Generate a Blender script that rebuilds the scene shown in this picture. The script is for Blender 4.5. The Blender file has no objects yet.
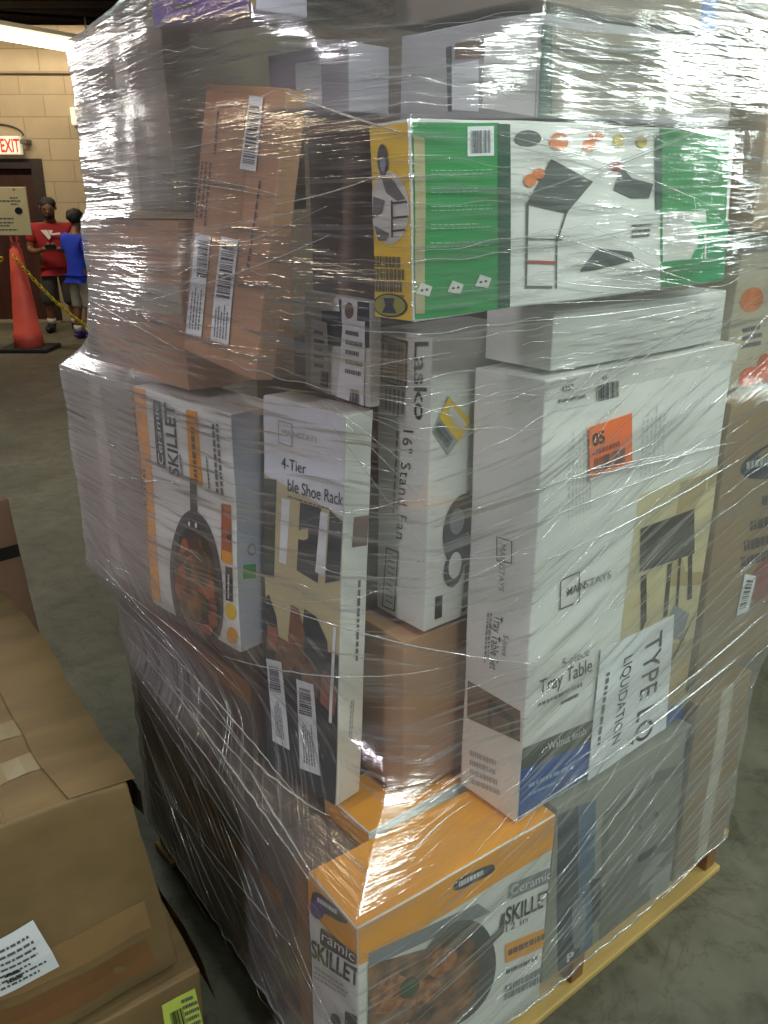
import bpy, bmesh, math, random
import numpy as np
from mathutils import Vector, Matrix, noise
from mathutils.geometry import tessellate_polygon

random.seed(7); R = math.radians
scn = bpy.context.scene; COL = scn.collection

# ---------------------------------------------------------------- camera, world, lights, exposure
CAM_H, FPX, PITCH = 1.6, 850.0, R(20.5)
cam_d = bpy.data.cameras.new('camera'); cam = bpy.data.objects.new('camera', cam_d); COL.objects.link(cam)
cam.location = (0, 0, CAM_H); cam.rotation_euler = (R(90) - PITCH, 0, 0)
cam_d.sensor_fit = 'VERTICAL'; cam_d.sensor_height = 36; cam_d.lens = 36 * FPX / 1024; cam_d.clip_start = .02
scn.camera = cam
scn.view_settings.view_transform = 'Standard'; scn.view_settings.look = 'None'
scn.view_settings.gamma = 1; scn.view_settings.use_curve_mapping = False
scn.view_settings.exposure = -0.02
scn.cycles.transparent_max_bounces = 24; scn.cycles.max_bounces = 8
w = bpy.data.worlds.new('world'); scn.world = w; w.use_nodes = True
w.node_tree.nodes['Background'].inputs[0].default_value = (.75, .8, .75, 1)
w.node_tree.nodes['Background'].inputs[1].default_value = .15

def area(name, loc, target, size, power, color, size_y=None, spread=180):
    d = bpy.data.lights.new(name, 'AREA'); d.energy = power; d.color = color
    d.shape = 'RECTANGLE'; d.size = size; d.size_y = size_y or size; d.spread = R(spread)
    o = bpy.data.objects.new(name, d); COL.objects.link(o); o.location = loc
    o.rotation_euler = (Vector(target) - Vector(loc)).to_track_quat('-Z', 'Y').to_euler()
    return o
area('ceiling_tube_right', (2.2, -.6, 3.3), (.8, 1.3, 1.2), 2.2, 56, (.86, 1, .90), .18)
area('ceiling_tube_front', (.75, -.2, 3.35), (.5, 1.2, 1.6), .22, 44, (.90, 1, .95), 1.6)
area('ceiling_tube_left', (-2.0, -.6, 3.2), (-.2, 1.3, 1.2), .2, 62, (.97, .90, 1), 2.2)
area('added_glare_right', (6.0, 2.4, 2.45), (.6, 1.4, 1.5), 1.1, 62, (.86, 1, .93), .5)  # added light for greenish highlights on the right film; no dock door exists here
area('aisle_tube_right', (3.6, 1.6, 3.2), (.6, 1.4, 1.6), .2, 40, (.88, 1, .94), 1.8)
area('added_glare_left', (-5.2, 5.0, 2.45), (-.3, 1.6, 1.5), 1.4, 52, (1, .95, .90), .5)  # added light for bright patches on the upper left film; no window stands here
area('warm_lamp', (-4.2, 2.2, 3.2), (-.3, 1.6, 1.6), 1.2, 9, (1, .78, .52), .2)
area('ceiling_tube_far', (-4.6, 8.9, 3.4), (-4.7, 11.5, 1.6), 2.5, 74, (1, .86, .64), .2)
area('ceiling_tube_aisle', (-2.0, 4.5, 3.4), (-2.0, 4.5, 0), 2.0, 20, (.8, 1, .92), .3)
area('ceiling_tube_rightaisle', (2.6, 3.2, 3.4), (2.2, 3.0, 0), 2.0, 14, (.95, 1, .86), .3)

# ---------------------------------------------------------------- helpers
def lin(c):
    c = c / 255.0
    return c / 12.92 if c <= .04045 else ((c + .055) / 1.055) ** 2.4
def rgb(r, g, b): return (lin(r), lin(g), lin(b), 1)
MATS = {}
def mat(name, c, rough=.6, var=.0, scale=8, bump=0, bscale=60, c2=None, metallic=0, stretch=None, emit=0, tex='NOISE'):
    if name in MATS: return MATS[name]
    m = bpy.data.materials.new(name); m.use_nodes = True; nt = m.node_tree; N = nt.nodes; L = nt.links
    b = N['Principled BSDF']; b.inputs['Roughness'].default_value = rough; b.inputs['Metallic'].default_value = metallic
    col = rgb(*c)
    tc = N.new('ShaderNodeTexCoord'); mp = N.new('ShaderNodeMapping'); L.new(tc.outputs['Object'], mp.inputs[0])
    if stretch: mp.inputs['Scale'].default_value = stretch
    if var or c2:
        t = N.new('ShaderNodeTexNoise' if tex == 'NOISE' else 'ShaderNodeTexVoronoi'); t.inputs['Scale'].default_value = scale
        if tex == 'NOISE': t.inputs['Detail'].default_value = 5
        L.new(mp.outputs[0], t.inputs['Vector'])
        r = N.new('ShaderNodeValToRGB'); r.color_ramp.elements[0].position = .35; r.color_ramp.elements[1].position = .68
        if c2: r.color_ramp.elements[0].color = rgb(*c2); r.color_ramp.elements[1].color = col
        else:
            r.color_ramp.elements[0].color = tuple(x * (1 - var) for x in col[:3]) + (1,)
            r.color_ramp.elements[1].color = tuple(min(1, x * (1 + var * .5)) for x in col[:3]) + (1,)
        L.new(t.outputs['Fac' if tex == 'NOISE' else 'Color'], r.inputs[0]); L.new(r.outputs[0], b.inputs['Base Color'])
    else: b.inputs['Base Color'].default_value = col
    if bump:
        t2 = N.new('ShaderNodeTexNoise'); t2.inputs['Scale'].default_value = bscale; t2.inputs['Detail'].default_value = 4
        L.new(mp.outputs[0], t2.inputs['Vector']); bp = N.new('ShaderNodeBump'); bp.inputs['Strength'].default_value = bump
        bp.inputs['Distance'].default_value = .004
        L.new(t2.outputs['Fac'], bp.inputs['Height']); L.new(bp.outputs[0], b.inputs['Normal'])
    if emit:
        b.inputs['Emission Color'].default_value = col; b.inputs['Emission Strength'].default_value = emit
    MATS[name] = m; return m

def tag(o, label=None, cat=None, group=None, kind=None):
    if label: o['label'] = label
    if cat: o['category'] = cat
    if group: o['group'] = group
    if kind: o['kind'] = kind
    return o
def obj(name, me, m, parent=None, smooth=False):
    if isinstance(me, bmesh.types.BMesh):
        bm = me; me = bpy.data.meshes.new(name); bm.to_mesh(me); bm.free()
    if m: me.materials.clear(); me.materials.append(m)
    if smooth:
        for p in me.polygons: p.use_smooth = True
    o = bpy.data.objects.new(name, me); COL.objects.link(o)
    if parent: o.parent = parent
    return o
def empty(name, loc=(0, 0, 0), rot=(0, 0, 0)):
    o = bpy.data.objects.new(name, None); COL.objects.link(o); o.location = loc; o.rotation_euler = rot
    o.empty_display_size = .1; return o
def box_bm(x0, x1, y0, y1, z0, z1, bev=0, bm=None):
    own = bm is None; bm = bm or bmesh.new()
    r = bmesh.ops.create_cube(bm, size=1, matrix=Matrix.Translation(((x0+x1)/2, (y0+y1)/2, (z0+z1)/2)) @ Matrix.Diagonal((x1-x0, y1-y0, z1-z0, 1)))
    if bev:
        es = {e for v in r['verts'] for e in v.link_edges}
        bmesh.ops.bevel(bm, geom=list(es), offset=bev, segments=2, affect='EDGES', profile=.5)
    return bm
def tube_bm(pts, rad, seg=8, bm=None, closed=False):
    bm = bm or bmesh.new(); rings = []; n = len(pts); pts = [Vector(p) for p in pts]
    for i, p in enumerate(pts):
        a = pts[(i-1) % n] if closed or i else p; b = pts[(i+1) % n] if closed or i < n-1 else p
        d = (b - a).normalized(); up = Vector((0, 0, 1)) if abs(d.z) < .95 else Vector((1, 0, 0))
        x = d.cross(up).normalized(); y = x.cross(d)
        r = rad[i] if isinstance(rad, (list, tuple)) else rad
        rings.append([bm.verts.new(p + (x*math.cos(t*2*math.pi/seg) + y*math.sin(t*2*math.pi/seg))*r) for t in range(seg)])
    for i in range(n if closed else n-1):
        A, B_ = rings[i], rings[(i+1) % n]
        for k in range(seg): bm.faces.new((A[k], A[(k+1) % seg], B_[(k+1) % seg], B_[k]))
    if not closed: bm.faces.new(rings[0][::-1]); bm.faces.new(rings[-1])
    return bm
def lathe_bm(prof, seg=32):
    bm = bmesh.new(); rings = [[bm.verts.new((r*math.cos(2*math.pi*k/seg), r*math.sin(2*math.pi*k/seg), z)) for k in range(seg)] for r, z in prof]
    for A, B_ in zip(rings, rings[1:]):
        for k in range(seg): bm.faces.new((A[k], A[(k+1) % seg], B_[(k+1) % seg], B_[k]))
    bm.faces.new(rings[0][::-1]); bm.faces.new(rings[-1]); return bm

def ray(px, py):
    dx, dy = px - 384, py - 512
    return Vector((dx, FPX*math.cos(PITCH) - dy*math.sin(PITCH), -FPX*math.sin(PITCH) - dy*math.cos(PITCH)))
def at(px, py, Y=None, Z=None):
    d = ray(px, py); t = Y/d.y if Y is not None else (Z - CAM_H)/d.z
    return Vector((0, 0, CAM_H)) + d*t

# ---- pallet frame: origin at near corner of the load, U along its right face, V along its left face
YAW = R(38.8); X0 = Vector((0, .975, 0)); UD = Vector((math.cos(YAW), math.sin(YAW), 0)); VD = Vector((-UD.y, UD.x, 0))
def PU(u, v, z=0): return X0 + UD*u + VD*v + Vector((0, 0, z))

_font_cache = {}
def text_mesh(s, bold=0.0, spacing=1.0):
    k = (s, bold, spacing)
    if k in _font_cache: return _font_cache[k]
    cu = bpy.data.curves.new('txt', 'FONT'); cu.body = s; cu.size = 1; cu.resolution_u = 3; cu.offset = bold; cu.space_character = spacing
    o = bpy.data.objects.new('txt', cu); COL.objects.link(o); dg = bpy.context.evaluated_depsgraph_get()
    me = bpy.data.meshes.new_from_object(o.evaluated_get(dg)); bpy.data.objects.remove(o)
    V = [v.co.xy.copy() for v in me.vertices]; F = [tuple(p.vertices) for p in me.polygons]; bpy.data.meshes.remove(me)
    xs = [v.x for v in V]; ys = [v.y for v in V]; x0, x1 = min(xs), max(xs)
    y0 = 0.0; y1 = max(ys)
    V = [((v.x-x0)/(x1-x0), (v.y-y0)/(y1-y0)) for v in V]
    _font_cache[k] = (V, F); return V, F

WRAPPED = []
class Carton:
    """A cardboard box: Empty at its near bottom corner, faces L (u=0), R (v=0), T (top)."""
    def __init__(s, name, label, N, rot, dims, m, cat='box', wrap=True, warp=.003, group=None, body='carton_body', seed=None, rad=.003, lean=None):
        s.lean = Vector(lean) if lean else None
        a, b, c = dims; yaw, tx, ty = [R(q) for q in rot]
        M = Matrix.Rotation(yaw, 3, 'Z') @ Matrix.Rotation(ty, 3, 'Y') @ Matrix.Rotation(tx, 3, 'X')
        N = Vector(N)
        if a < 0: N = N + M @ Vector((a, 0, 0)); a = -a
        s.M, s.N, s.d, s.warp, s.seed = M, N, (a, b, c), warp, (seed if seed is not None else len(WRAPPED)*7.3 + sum(dims)*11)
        s.root = empty(name, N, M.to_euler()); tag(s.root, label, cat, group)
        s.body = obj(body, s.body_bm(rad), m, s.root, True)
        for p in s.body.data.polygons: p.use_smooth = True
        if wrap: WRAPPED.append(s)
    lean = None
    def W(s, P):
        if not s.warp: return Vector(P)
        P = Vector(P); P = P + s.lean*(P.z/s.d[2] - .38) if s.lean else P; return P + Vector(noise.noise_vector(P*5.0 + Vector((s.seed, s.seed*.7, 3.1))))*s.warp + Vector(noise.noise_vector(P*14.0 + Vector((s.seed, 1.7, 3.1))))*s.warp*.35
    def body_bm(s, r):
        a, b, c = s.d; bm = bmesh.new(); D = (a, b, c)
        def ticks(L):
            n = max(2, int(L/.035)); return [0, r*.35, r] + [r + (L-2*r)*i/n for i in range(1, n)] + [L-r, L-r*.35, L]
        T = [ticks(x) for x in D]
        for ax in range(3):
            o1, o2 = [(1, 2), (2, 0), (0, 1)][ax]
            for side in (0, 1):
                grid = []
                for p in T[o1]:
                    row = []
                    for q in T[o2]:
                        P = [0, 0, 0]; P[ax] = D[ax]*side; P[o1] = p; P[o2] = q
                        inn = Vector([min(max(P[k], r), D[k]-r) for k in range(3)]); dd = Vector(P) - inn
                        if dd.length > 1e-9: dd = dd.normalized()*r
                        row.append(bm.verts.new(s.W(inn + dd)))
                    grid.append(row)
                for i in range(len(grid)-1):
                    for j in range(len(grid[0])-1):
                        f = (grid[i][j], grid[i+1][j], grid[i+1][j+1], grid[i][j+1])
                        bm.faces.new(f if side else f[::-1])
        bmesh.ops.remove_doubles(bm, verts=bm.verts, dist=1e-5); return bm
    # ---- face plane coordinates
    def loc(s, face, px, py):
        """the point of a face seen at (px, py) of the photograph, as metres along the face"""
        o = s.M.transposed() @ (Vector((0, 0, CAM_H)) - s.N); d = s.M.transposed() @ ray(px, py)
        if face == 'L': t = -o.x/d.x; P = o + d*t; return (P.y, P.z)
        if face == 'R': t = -o.y/d.y; P = o + d*t; return (P.x, P.z)
        t = (s.d[2] - o.z)/d.z; P = o + d*t; return (P.x, P.y)
    def clampst(s, face, q):
        lim = {'L': (s.d[1], s.d[2]), 'R': (s.d[0], s.d[2]), 'T': (s.d[0], s.d[1])}[face]
        return (min(max(q[0], .0015), lim[0]-.0015), min(max(q[1], .0015), lim[1]-.0015))
    def pt(s, face, st, off):
        if face == 'L': P = (-off, st[0], st[1])
        elif face == 'R': P = (st[0], -off, st[1])
        else: P = (st[0], st[1], s.d[2] + off)
        Q = s.W(P if False else {'L': (0, st[0], st[1]), 'R': (st[0], 0, st[1]), 'T': (st[0], st[1], s.d[2])}[face])
        n = {'L': Vector((-1, 0, 0)), 'R': Vector((0, -1, 0)), 'T': Vector((0, 0, 1))}[face]
        return Q + n*off
    def quad(s, face, pts, clamp=True):
        q = [s.loc(face, *p) for p in pts]
        return [s.clampst(face, x) for x in q] if clamp else q
    @staticmethod
    def bil(q, x, y):
        return tuple(q[0][i]*(1-x)*(1-y) + q[1][i]*x*(1-y) + q[2][i]*x*y + q[3][i]*(1-x)*y for i in (0, 1))
    def full(s, face):
        w_, h = {'L': (s.d[1], s.d[2]), 'R': (s.d[0], s.d[2]), 'T': (s.d[0], s.d[1])}[face]
        return w_, h
    # corners p0..p3 : bottom-left, bottom-right, top-right, top-left as read
    def patch(s, name, face, pts, m, layer=1, parent=None, label=None, st=False, thick=.0, lift=0):
        q = pts if st else s.quad(face, pts); bm = bmesh.new(); off = .0007*layer + lift
        wd = max(abs(q[1][0]-q[0][0]), abs(q[1][1]-q[0][1]), abs(q[2][0]-q[3][0])); ht = max(abs(q[3][1]-q[0][1]), abs(q[3][0]-q[0][0]))
        nx, ny = max(1, int(wd/.03)), max(1, int(ht/.03))
        g = [[bm.verts.new(s.pt(face, s.bil(q, i/nx, j/ny), off)) for j in range(ny+1)] for i in range(nx+1)]
        for i in range(nx):
            for j in range(ny): bm.faces.new((g[i][j], g[i+1][j], g[i+1][j+1], g[i][j+1]))
        o = obj(name, bm, m, parent or s.root)
        if label: o['label'] = label
        return o
    def poly_bm(s, bm, face, poly, layer):
        off = .0007*layer; P = [Vector((x, y, 0)) for x, y in poly]; vs = [bm.verts.new(s.pt(face, q, off)) for q in poly]
        for tri in tessellate_polygon([P]):
            try: bm.faces.new([vs[i] for i in tri])
            except ValueError: pass
    def art(s, name, face, quadpx, polys, m, layer=2, parent=None, st=False, label=None):
        """polys in unit coordinates of the quad"""
        if len(polys) > 1 and name in ('herbs', 'rivets', 'fruit_picture', 'food', 'boot_picture', 'shoe_picture', 'grill_drawing', 'picture_strip', 'card_pips', 'machine_knob'):
            return [s.art(name, face, quadpx, [pl], m, layer + .02*k, parent, st) for k, pl in enumerate(polys)][0]
        q = quadpx if st else s.quad(face, quadpx, False); bm = bmesh.new()
        for k, pl in enumerate(polys): s.poly_bm(bm, face, [s.clampst(face, s.bil(q, x, y)) for x, y in pl], layer + .02*k)
        o = obj(name, bm, m, parent or s.root)
        if label: o['label'] = label
        return o
    def text(s, name, face, quadpx, body, m, layer=3, parent=None, bold=.0, spacing=1.0):
        q = s.quad(face, quadpx, False); V, F = text_mesh(body, bold, spacing); bm = bmesh.new()
        vs = [bm.verts.new(s.pt(face, s.clampst(face, s.bil(q, x, y)), .0007*layer)) for x, y in V]
        for f in F:
            try: bm.faces.new([vs[i] for i in f])
            except ValueError: pass
        return obj(name, bm, m, parent or s.root)
    def bars(s, name, face, quadpx, m, layer=3, parent=None, n=22, vert=True, seed=1, st=False):
        rr = random.Random(seed); q = quadpx if st else s.quad(face, quadpx, False); bm = bmesh.new(); x = 0
        ws = [(rr.choice((1, 1, 2, 3)), rr.choice((1, 1, 2))) for _ in range(n)]; tot = sum(a+b for a, b in ws)
        for a, b in ws:
            x1 = x + a/tot
            pl = [(x, 0), (x1, 0), (x1, 1), (x, 1)] if vert else [(0, x), (0, x1), (1, x1), (1, x)]
            s.poly_bm(bm, face, [s.clampst(face, s.bil(q, *p)) for p in pl], layer); x = x1 + b/tot
        return obj(name, bm, m, parent or s.root)
    def prints(s, name, face, quadpx, m, rows=3, layer=3, parent=None, seed=1, fill=.55, vert=False):
        """lines of print too small to read: broken dashes"""
        rr = random.Random(seed); q = s.quad(face, quadpx, False); bm = bmesh.new()
        for i in range(rows):
            y0 = (i + .5 - fill/2)/rows; y1 = (i + .5 + fill/2)/rows; x = 0; end = rr.uniform(.75, 1)
            while x < end:
                l = rr.uniform(.03, .11); x1 = min(end, x + l)
                pl = [(x, y0), (x1, y0), (x1, y1), (x, y1)]
                if vert: pl = [(b, a) for a, b in pl]
                s.poly_bm(bm, face, [s.clampst(face, s.bil(q, *p)) for p in pl], layer); x = x1 + .022
        return obj(name, bm, m, parent or s.root)
    def frame(s, name, face, quadpx, m, t=.06, layer=3, parent=None):
        q = s.quad(face, quadpx, False); bm = bmesh.new()
        w_ = abs(q[1][0]-q[0][0]) + abs(q[1][1]-q[0][1]); h = abs(q[3][1]-q[0][1]) + abs(q[3][0]-q[0][0]); tx, ty = t, t*w_/max(h, 1e-4)
        for pl in ([(0, 0), (1, 0), (1, ty), (0, ty)], [(0, 1-ty), (1, 1-ty), (1, 1), (0, 1)], [(0, 0), (tx, 0), (tx, 1), (0, 1)], [(1-tx, 0), (1, 0), (1, 1), (1-tx, 1)]):
            s.poly_bm(bm, face, [s.bil(q, *p) for p in pl], layer)
        return obj(name, bm, m, parent or s.root)
    def sticker(s, face, quadpx, m, bar=None, printed=None, layer=4, name='barcode_label', seed=3, label=None, barvert=True, n=20):
        lb = s.patch(name, face, quadpx, m, layer, label=label)
        if bar: s.bars('barcode', face, bar, INK, layer+1, lb, n=n, seed=seed, vert=barvert)
        if printed: s.prints('fine_print', face, printed[0], DARKGREY, printed[1] + 1, layer+1, lb, seed=seed, vert=not barvert, fill=.45)
        return lb
def ell(cx, cy, rx, ry, n=28, a0=0, a1=360): return [(cx + rx*math.cos(R(a0 + (a1-a0)*k/(n if a1-a0 >= 360 else n-1))), cy + ry*math.sin(R(a0 + (a1-a0)*k/(n if a1-a0 >= 360 else n-1)))) for k in range(n)]
def rr_(x0, y0, x1, y1, r=.1):
    return ell(x1-r, y1-r, r, r, 5, 0, 90) + ell(x0+r, y1-r, r, r, 5, 90, 180) + ell(x0+r, y0+r, r, r, 5, 180, 270) + ell(x1-r, y0+r, r, r, 5, 270, 360)

# ---------------------------------------------------------------- materials
KRAFT = mat('kraft_cardboard', (176, 136, 102), .62, .12, 6, .15, 90, stretch=(1, 1, 3))
KRAFT_L = mat('kraft_cardboard_left', (186, 142, 108), .62, .12, 6, .15, 90, stretch=(1, 1, 3))
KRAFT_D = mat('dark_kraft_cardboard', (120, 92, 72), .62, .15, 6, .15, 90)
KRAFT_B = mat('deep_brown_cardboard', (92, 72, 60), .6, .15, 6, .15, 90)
KRAFT_R = mat('olive_kraft_cardboard', (142, 118, 86), .62, .12, 6, .15, 90)
KRAFT_O = mat('worn_kraft_cardboard', (130, 105, 69), .7, .2, 5, .35, 30, stretch=(1, 4, 1))
KRAFT_G = mat('grey_brown_cardboard', (150, 138, 122), .6, .12, 6, .15, 90)
WHITE = mat('white_printed_cardboard', (226, 226, 222), .42, .04, 5, .06, 70)
OFFW = mat('off_white_cardboard', (208, 206, 200), .5, .05, 5, .06, 70)
PAPER = mat('label_paper', (232, 234, 238), .5, .03, 20)
INK = mat('black_ink', (28, 28, 32), .5)
DARKGREY = mat('grey_ink', (95, 95, 98), .5)
PALEGREY = mat('pale_grey_ink', (168, 170, 170), .5)
GREY = mat('grey_print', (130, 134, 140), .5, .1)
ORANGE = mat('orange_print', (236, 160, 40), .4, .08, 6)
ORANGE_L = mat('orange_label_paper', (244, 112, 26), .45, .05, 10)
RUST = mat('rust_ink', (150, 52, 20), .5)
YELLOW = mat('yellow_print', (236, 196, 44), .42, .06, 6)
GREEN = mat('green_print', (24, 140, 66), .38, .12, 4)
DGREEN = mat('dark_green_print', (22, 74, 52), .4, .1, 4)
BLUE = mat('blue_print', (24, 78, 160), .4, .06, 6)
NAVY = mat('navy_print', (28, 44, 66), .4, .15, 8)
OLIVE = mat('olive_print', (74, 78, 66), .5, .1, 8)
BEIGE = mat('beige_picture', (206, 192, 150), .45, .1, 5)
BEIGE2 = mat('tan_picture', (176, 154, 108), .45, .12, 5)
WALNUT = mat('walnut_picture', (60, 48, 42), .45, .3, 10)
PANC = mat('pan_grey_print', (78, 76, 74), .4, .25, 12)
FOOD = mat('food_picture', (176, 92, 52), .45, 0, 38, c2=(74, 38, 26), tex='VORONOI')
FOOD2 = mat('roast_picture', (160, 108, 66), .45, 0, 26, c2=(64, 48, 36))
HERB = mat('herb_picture', (70, 84, 52), .5, .3, 20)
RED = mat('red_print', (176, 44, 40), .45, .1)
PURPLE = mat('purple_print', (96, 66, 160), .42, .25, 5)
TANWEAR = mat('worn_tan_board', (176, 162, 120), .6, .25, 20)
BROWNPIC = mat('brown_picture', (120, 92, 70), .5, .3, 8)
LIME = mat('lime_label_paper', (208, 226, 96), .5, .05, 15)
SHOE1 = mat('dark_shoe_picture', (52, 56, 64), .5, .35, 30)
SHOE2 = mat('brown_shoe_picture', (128, 84, 62), .5, .35, 30)
BLACKISH = mat('charcoal_print', (48, 52, 58), .5, .2, 10)
TAPE = mat('clear_box_tape', (196, 186, 168), .18, .12, 12)
BTAPE = mat('brown_box_tape', (150, 104, 62), .2, .1, 12)
BLKTAPE = mat('black_tape', (30, 28, 26), .3)

# ---------------------------------------------------------------- the setting
def struct(name, bm, m): o = obj(name, bm, m); o['kind'] = 'structure'; return o
fm = bpy.data.materials.new('concrete_floor'); fm.use_nodes = True; nt = fm.node_tree; N_, L_ = nt.nodes, nt.links; b = N_['Principled BSDF']
tc = N_.new('ShaderNodeTexCoord')
def nz(scale, detail=6, rough=.6, vec=None, dist=0):
    t = N_.new('ShaderNodeTexNoise'); t.inputs['Scale'].default_value = scale; t.inputs['Detail'].default_value = detail; t.inputs['Roughness'].default_value = rough
    t.inputs['Distortion'].default_value = dist; L_.new(vec or tc.outputs['Object'], t.inputs['Vector']); return t
def ramp(src, stops):
    r = N_.new('ShaderNodeValToRGB'); e = r.color_ramp.elements
    while len(e) < len(stops): e.new(.5)
    for k, (p, c) in enumerate(stops): e[k].position = p; e[k].color = c
    L_.new(src, r.inputs[0]); return r
r1 = ramp(nz(1.4, 8).outputs['Fac'], [(.3, rgb(82, 80, 68)), (.5, rgb(105, 102, 86)), (.72, rgb(130, 126, 108))])
r2 = ramp(nz(9, 8, .7, dist=.6).outputs['Fac'], [(.33, (.50, .50, .48, 1)), (.5, (.92, .92, .92, 1)), (.7, (1.1, 1.1, 1.08, 1))])
r3 = ramp(nz(3.2, 10, .62, dist=1.6).outputs['Fac'], [(.485, (1, 1, 1, 1)), (.5, (.62, .60, .56, 1)), (.515, (1, 1, 1, 1))])
m1 = N_.new('ShaderNodeMix'); m1.data_type = 'RGBA'; m1.blend_type = 'MULTIPLY'; m1.inputs[0].default_value = .8
L_.new(r1.outputs[0], m1.inputs[6]); L_.new(r2.outputs[0], m1.inputs[7])
m2 = N_.new('ShaderNodeMix'); m2.data_type = 'RGBA'; m2.blend_type = 'MULTIPLY'; m2.inputs[0].default_value = .7
L_.new(m1.outputs[2], m2.inputs[6]); L_.new(r3.outputs[0], m2.inputs[7]); L_.new(m2.outputs[2], b.inputs['Base Color'])
b.inputs['Roughness'].default_value = .5
bp = N_.new('ShaderNodeBump'); bp.inputs['Strength'].default_value = .25; bp.inputs['Distance'].default_value = .01
L_.new(nz(14, 8).outputs['Fac'], bp.inputs['Height']); L_.new(bp.outputs[0], b.inputs['Normal'])
WALL_Y = 11.6
struct('floor', box_bm(-10, 10, -6, WALL_Y + .3, -.1, 0), fm)

wm = bpy.data.materials.new('painted_block_wall'); wm.use_nodes = True; nt = wm.node_tree; N_, L_ = nt.nodes, nt.links; b = N_['Principled BSDF']
tc = N_.new('ShaderNodeTexCoord'); mp = N_.new('ShaderNodeMapping'); mp.inputs['Rotation'].default_value = (R(90), 0, 0); L_.new(tc.outputs['Object'], mp.inputs[0])
br = N_.new('ShaderNodeTexBrick'); br.inputs['Scale'].default_value = 1; br.inputs['Brick Width'].default_value = .56; br.inputs['Row Height'].default_value = .25
br.inputs['Mortar Size'].default_value = .008; br.inputs['Color1'].default_value = rgb(176, 158, 128); br.inputs['Color2'].default_value = rgb(164, 146, 116); br.inputs['Mortar'].default_value = rgb(146, 130, 102)
sx = N_.new('ShaderNodeSeparateXYZ'); L_.new(tc.outputs['Object'], sx.inputs[0]); cx = N_.new('ShaderNodeCombineXYZ'); L_.new(sx.outputs[0], cx.inputs[0]); L_.new(sx.outputs[2], cx.inputs[1])
L_.new(cx.outputs[0], br.inputs['Vector'])
nn = nz(5, 6); mm = N_.new('ShaderNodeMix'); mm.data_type = 'RGBA'; mm.blend_type = 'MULTIPLY'; mm.inputs[0].default_value = .35
L_.new(br.outputs['Color'], mm.inputs[6]); L_.new(ramp(nn.outputs['Fac'], [(.3, (.7, .7, .7, 1)), (.7, (1, 1, 1, 1))]).outputs[0], mm.inputs[7]); L_.new(mm.outputs[2], b.inputs['Base Color'])
b.inputs['Roughness'].default_value = .7
bp = N_.new('ShaderNodeBump'); bp.inputs['Strength'].default_value = .5; bp.inputs['Distance'].default_value = .01; bp.invert = True
L_.new(br.outputs['Fac'], bp.inputs['Height']); L_.new(bp.outputs[0], b.inputs['Normal'])
CEIL = 3.5
wb = box_bm(-10, -6.62, WALL_Y, WALL_Y + .3, 0, CEIL); box_bm(-4.32, 10, WALL_Y, WALL_Y + .3, 0, CEIL, bm=wb); box_bm(-6.62, -4.32, WALL_Y, WALL_Y + .3, 2.02, CEIL, bm=wb)
struct('wall_back', wb, wm)
DARKW = mat('dark_wall_paint', (58, 56, 52), .8, .2, 3)
struct('wall_left', box_bm(-10.2, -10, -6, WALL_Y + .3, 0, CEIL), DARKW)
struct('wall_right', box_bm(10, 10.2, -6, WALL_Y + .3, 0, CEIL), DARKW)
struct('ceiling', box_bm(-10, 10, -6, WALL_Y + .3, CEIL, CEIL + .15), mat('dark_ceiling_deck', (14, 11, 9), .95, .3, 4))
# steel joists under the ceiling
jb = bmesh.new()
for k in range(12): box_bm(-10, 10, -3.2 + k*1.22, -3.1 + k*1.22, CEIL - .07, CEIL, bm=jb)
struct('trim_1', jb, mat('dark_joist_steel', (26, 22, 18), .7, .2, 6))
for n_ in ('dark_ceiling_deck', 'dark_joist_steel'): MATS[n_].node_tree.nodes['Principled BSDF'].inputs['Specular IOR Level'].default_value = 0
# door in the back wall
DOORM = mat('dark_red_brown_door', (70, 38, 28), .45, .3, 2.2, .1, 40, stretch=(4, 1, .6))
FRAMEM = mat('dark_brown_frame', (46, 32, 26), .5, .2, 5)
door = struct('door_1', box_bm(-6.5, -4.44, WALL_Y + .1, WALL_Y + .15, .01, 1.92, .004), DOORM)
fb = box_bm(-4.46, -4.32, WALL_Y - .03, WALL_Y + .16, 0, 2.02, .004); box_bm(-6.62, -6.48, WALL_Y - .03, WALL_Y + .16, 0, 2.02, .004, bm=fb); box_bm(-6.48, -4.46, WALL_Y - .03, WALL_Y + .16, 1.9, 2.02, .004, bm=fb)
obj('door_frame', fb, FRAMEM, door)
obj('door_handle', tube_bm([(-6.3, WALL_Y + .07, .95), (-6.2, WALL_Y + .05, .95), (-6.1, WALL_Y + .05, .95)], .012), mat('steel', (150, 150, 150), .3, metallic=1), door)
struct('trim_2', box_bm(-6.5, -4.3, WALL_Y - .12, WALL_Y + .3, 0, .012), mat('door_threshold', (150, 136, 104), .6, .1))

# ---------------------------------------------------------------- things on the back wall
def q(x0, y0, x1, y1): return [(x0, y1), (x1, y1), (x1, y0), (x0, y0)]
EXW = mat('exit_sign_face', (246, 238, 214), .5, emit=.35); EXR = mat('exit_red', (214, 40, 30), .5, emit=.35)
ex = empty('exit_sign', (-4.665, WALL_Y, 2.165)); tag(ex, 'white exit sign with red letters mounted above the brown door', 'sign')
obj('sign_housing', box_bm(-.26, .17, -.2, -.1, -.105, .105, .012), EXW, ex)
V_, F_ = text_mesh('EXIT', .02); bm = bmesh.new(); vs = [bm.verts.new((.055 + (x-.5)*.235, -.203, -.075 + y*.15)) for x, y in V_]
for f in F_: bm.faces.new([vs[i] for i in f])
obj('lettering', bm, EXR, ex)
obj('mounting_arm', box_bm(.17, .25, -.17, .0, .02, .07, .004), mat('grey_bracket', (90, 84, 74), .5), ex)
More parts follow.
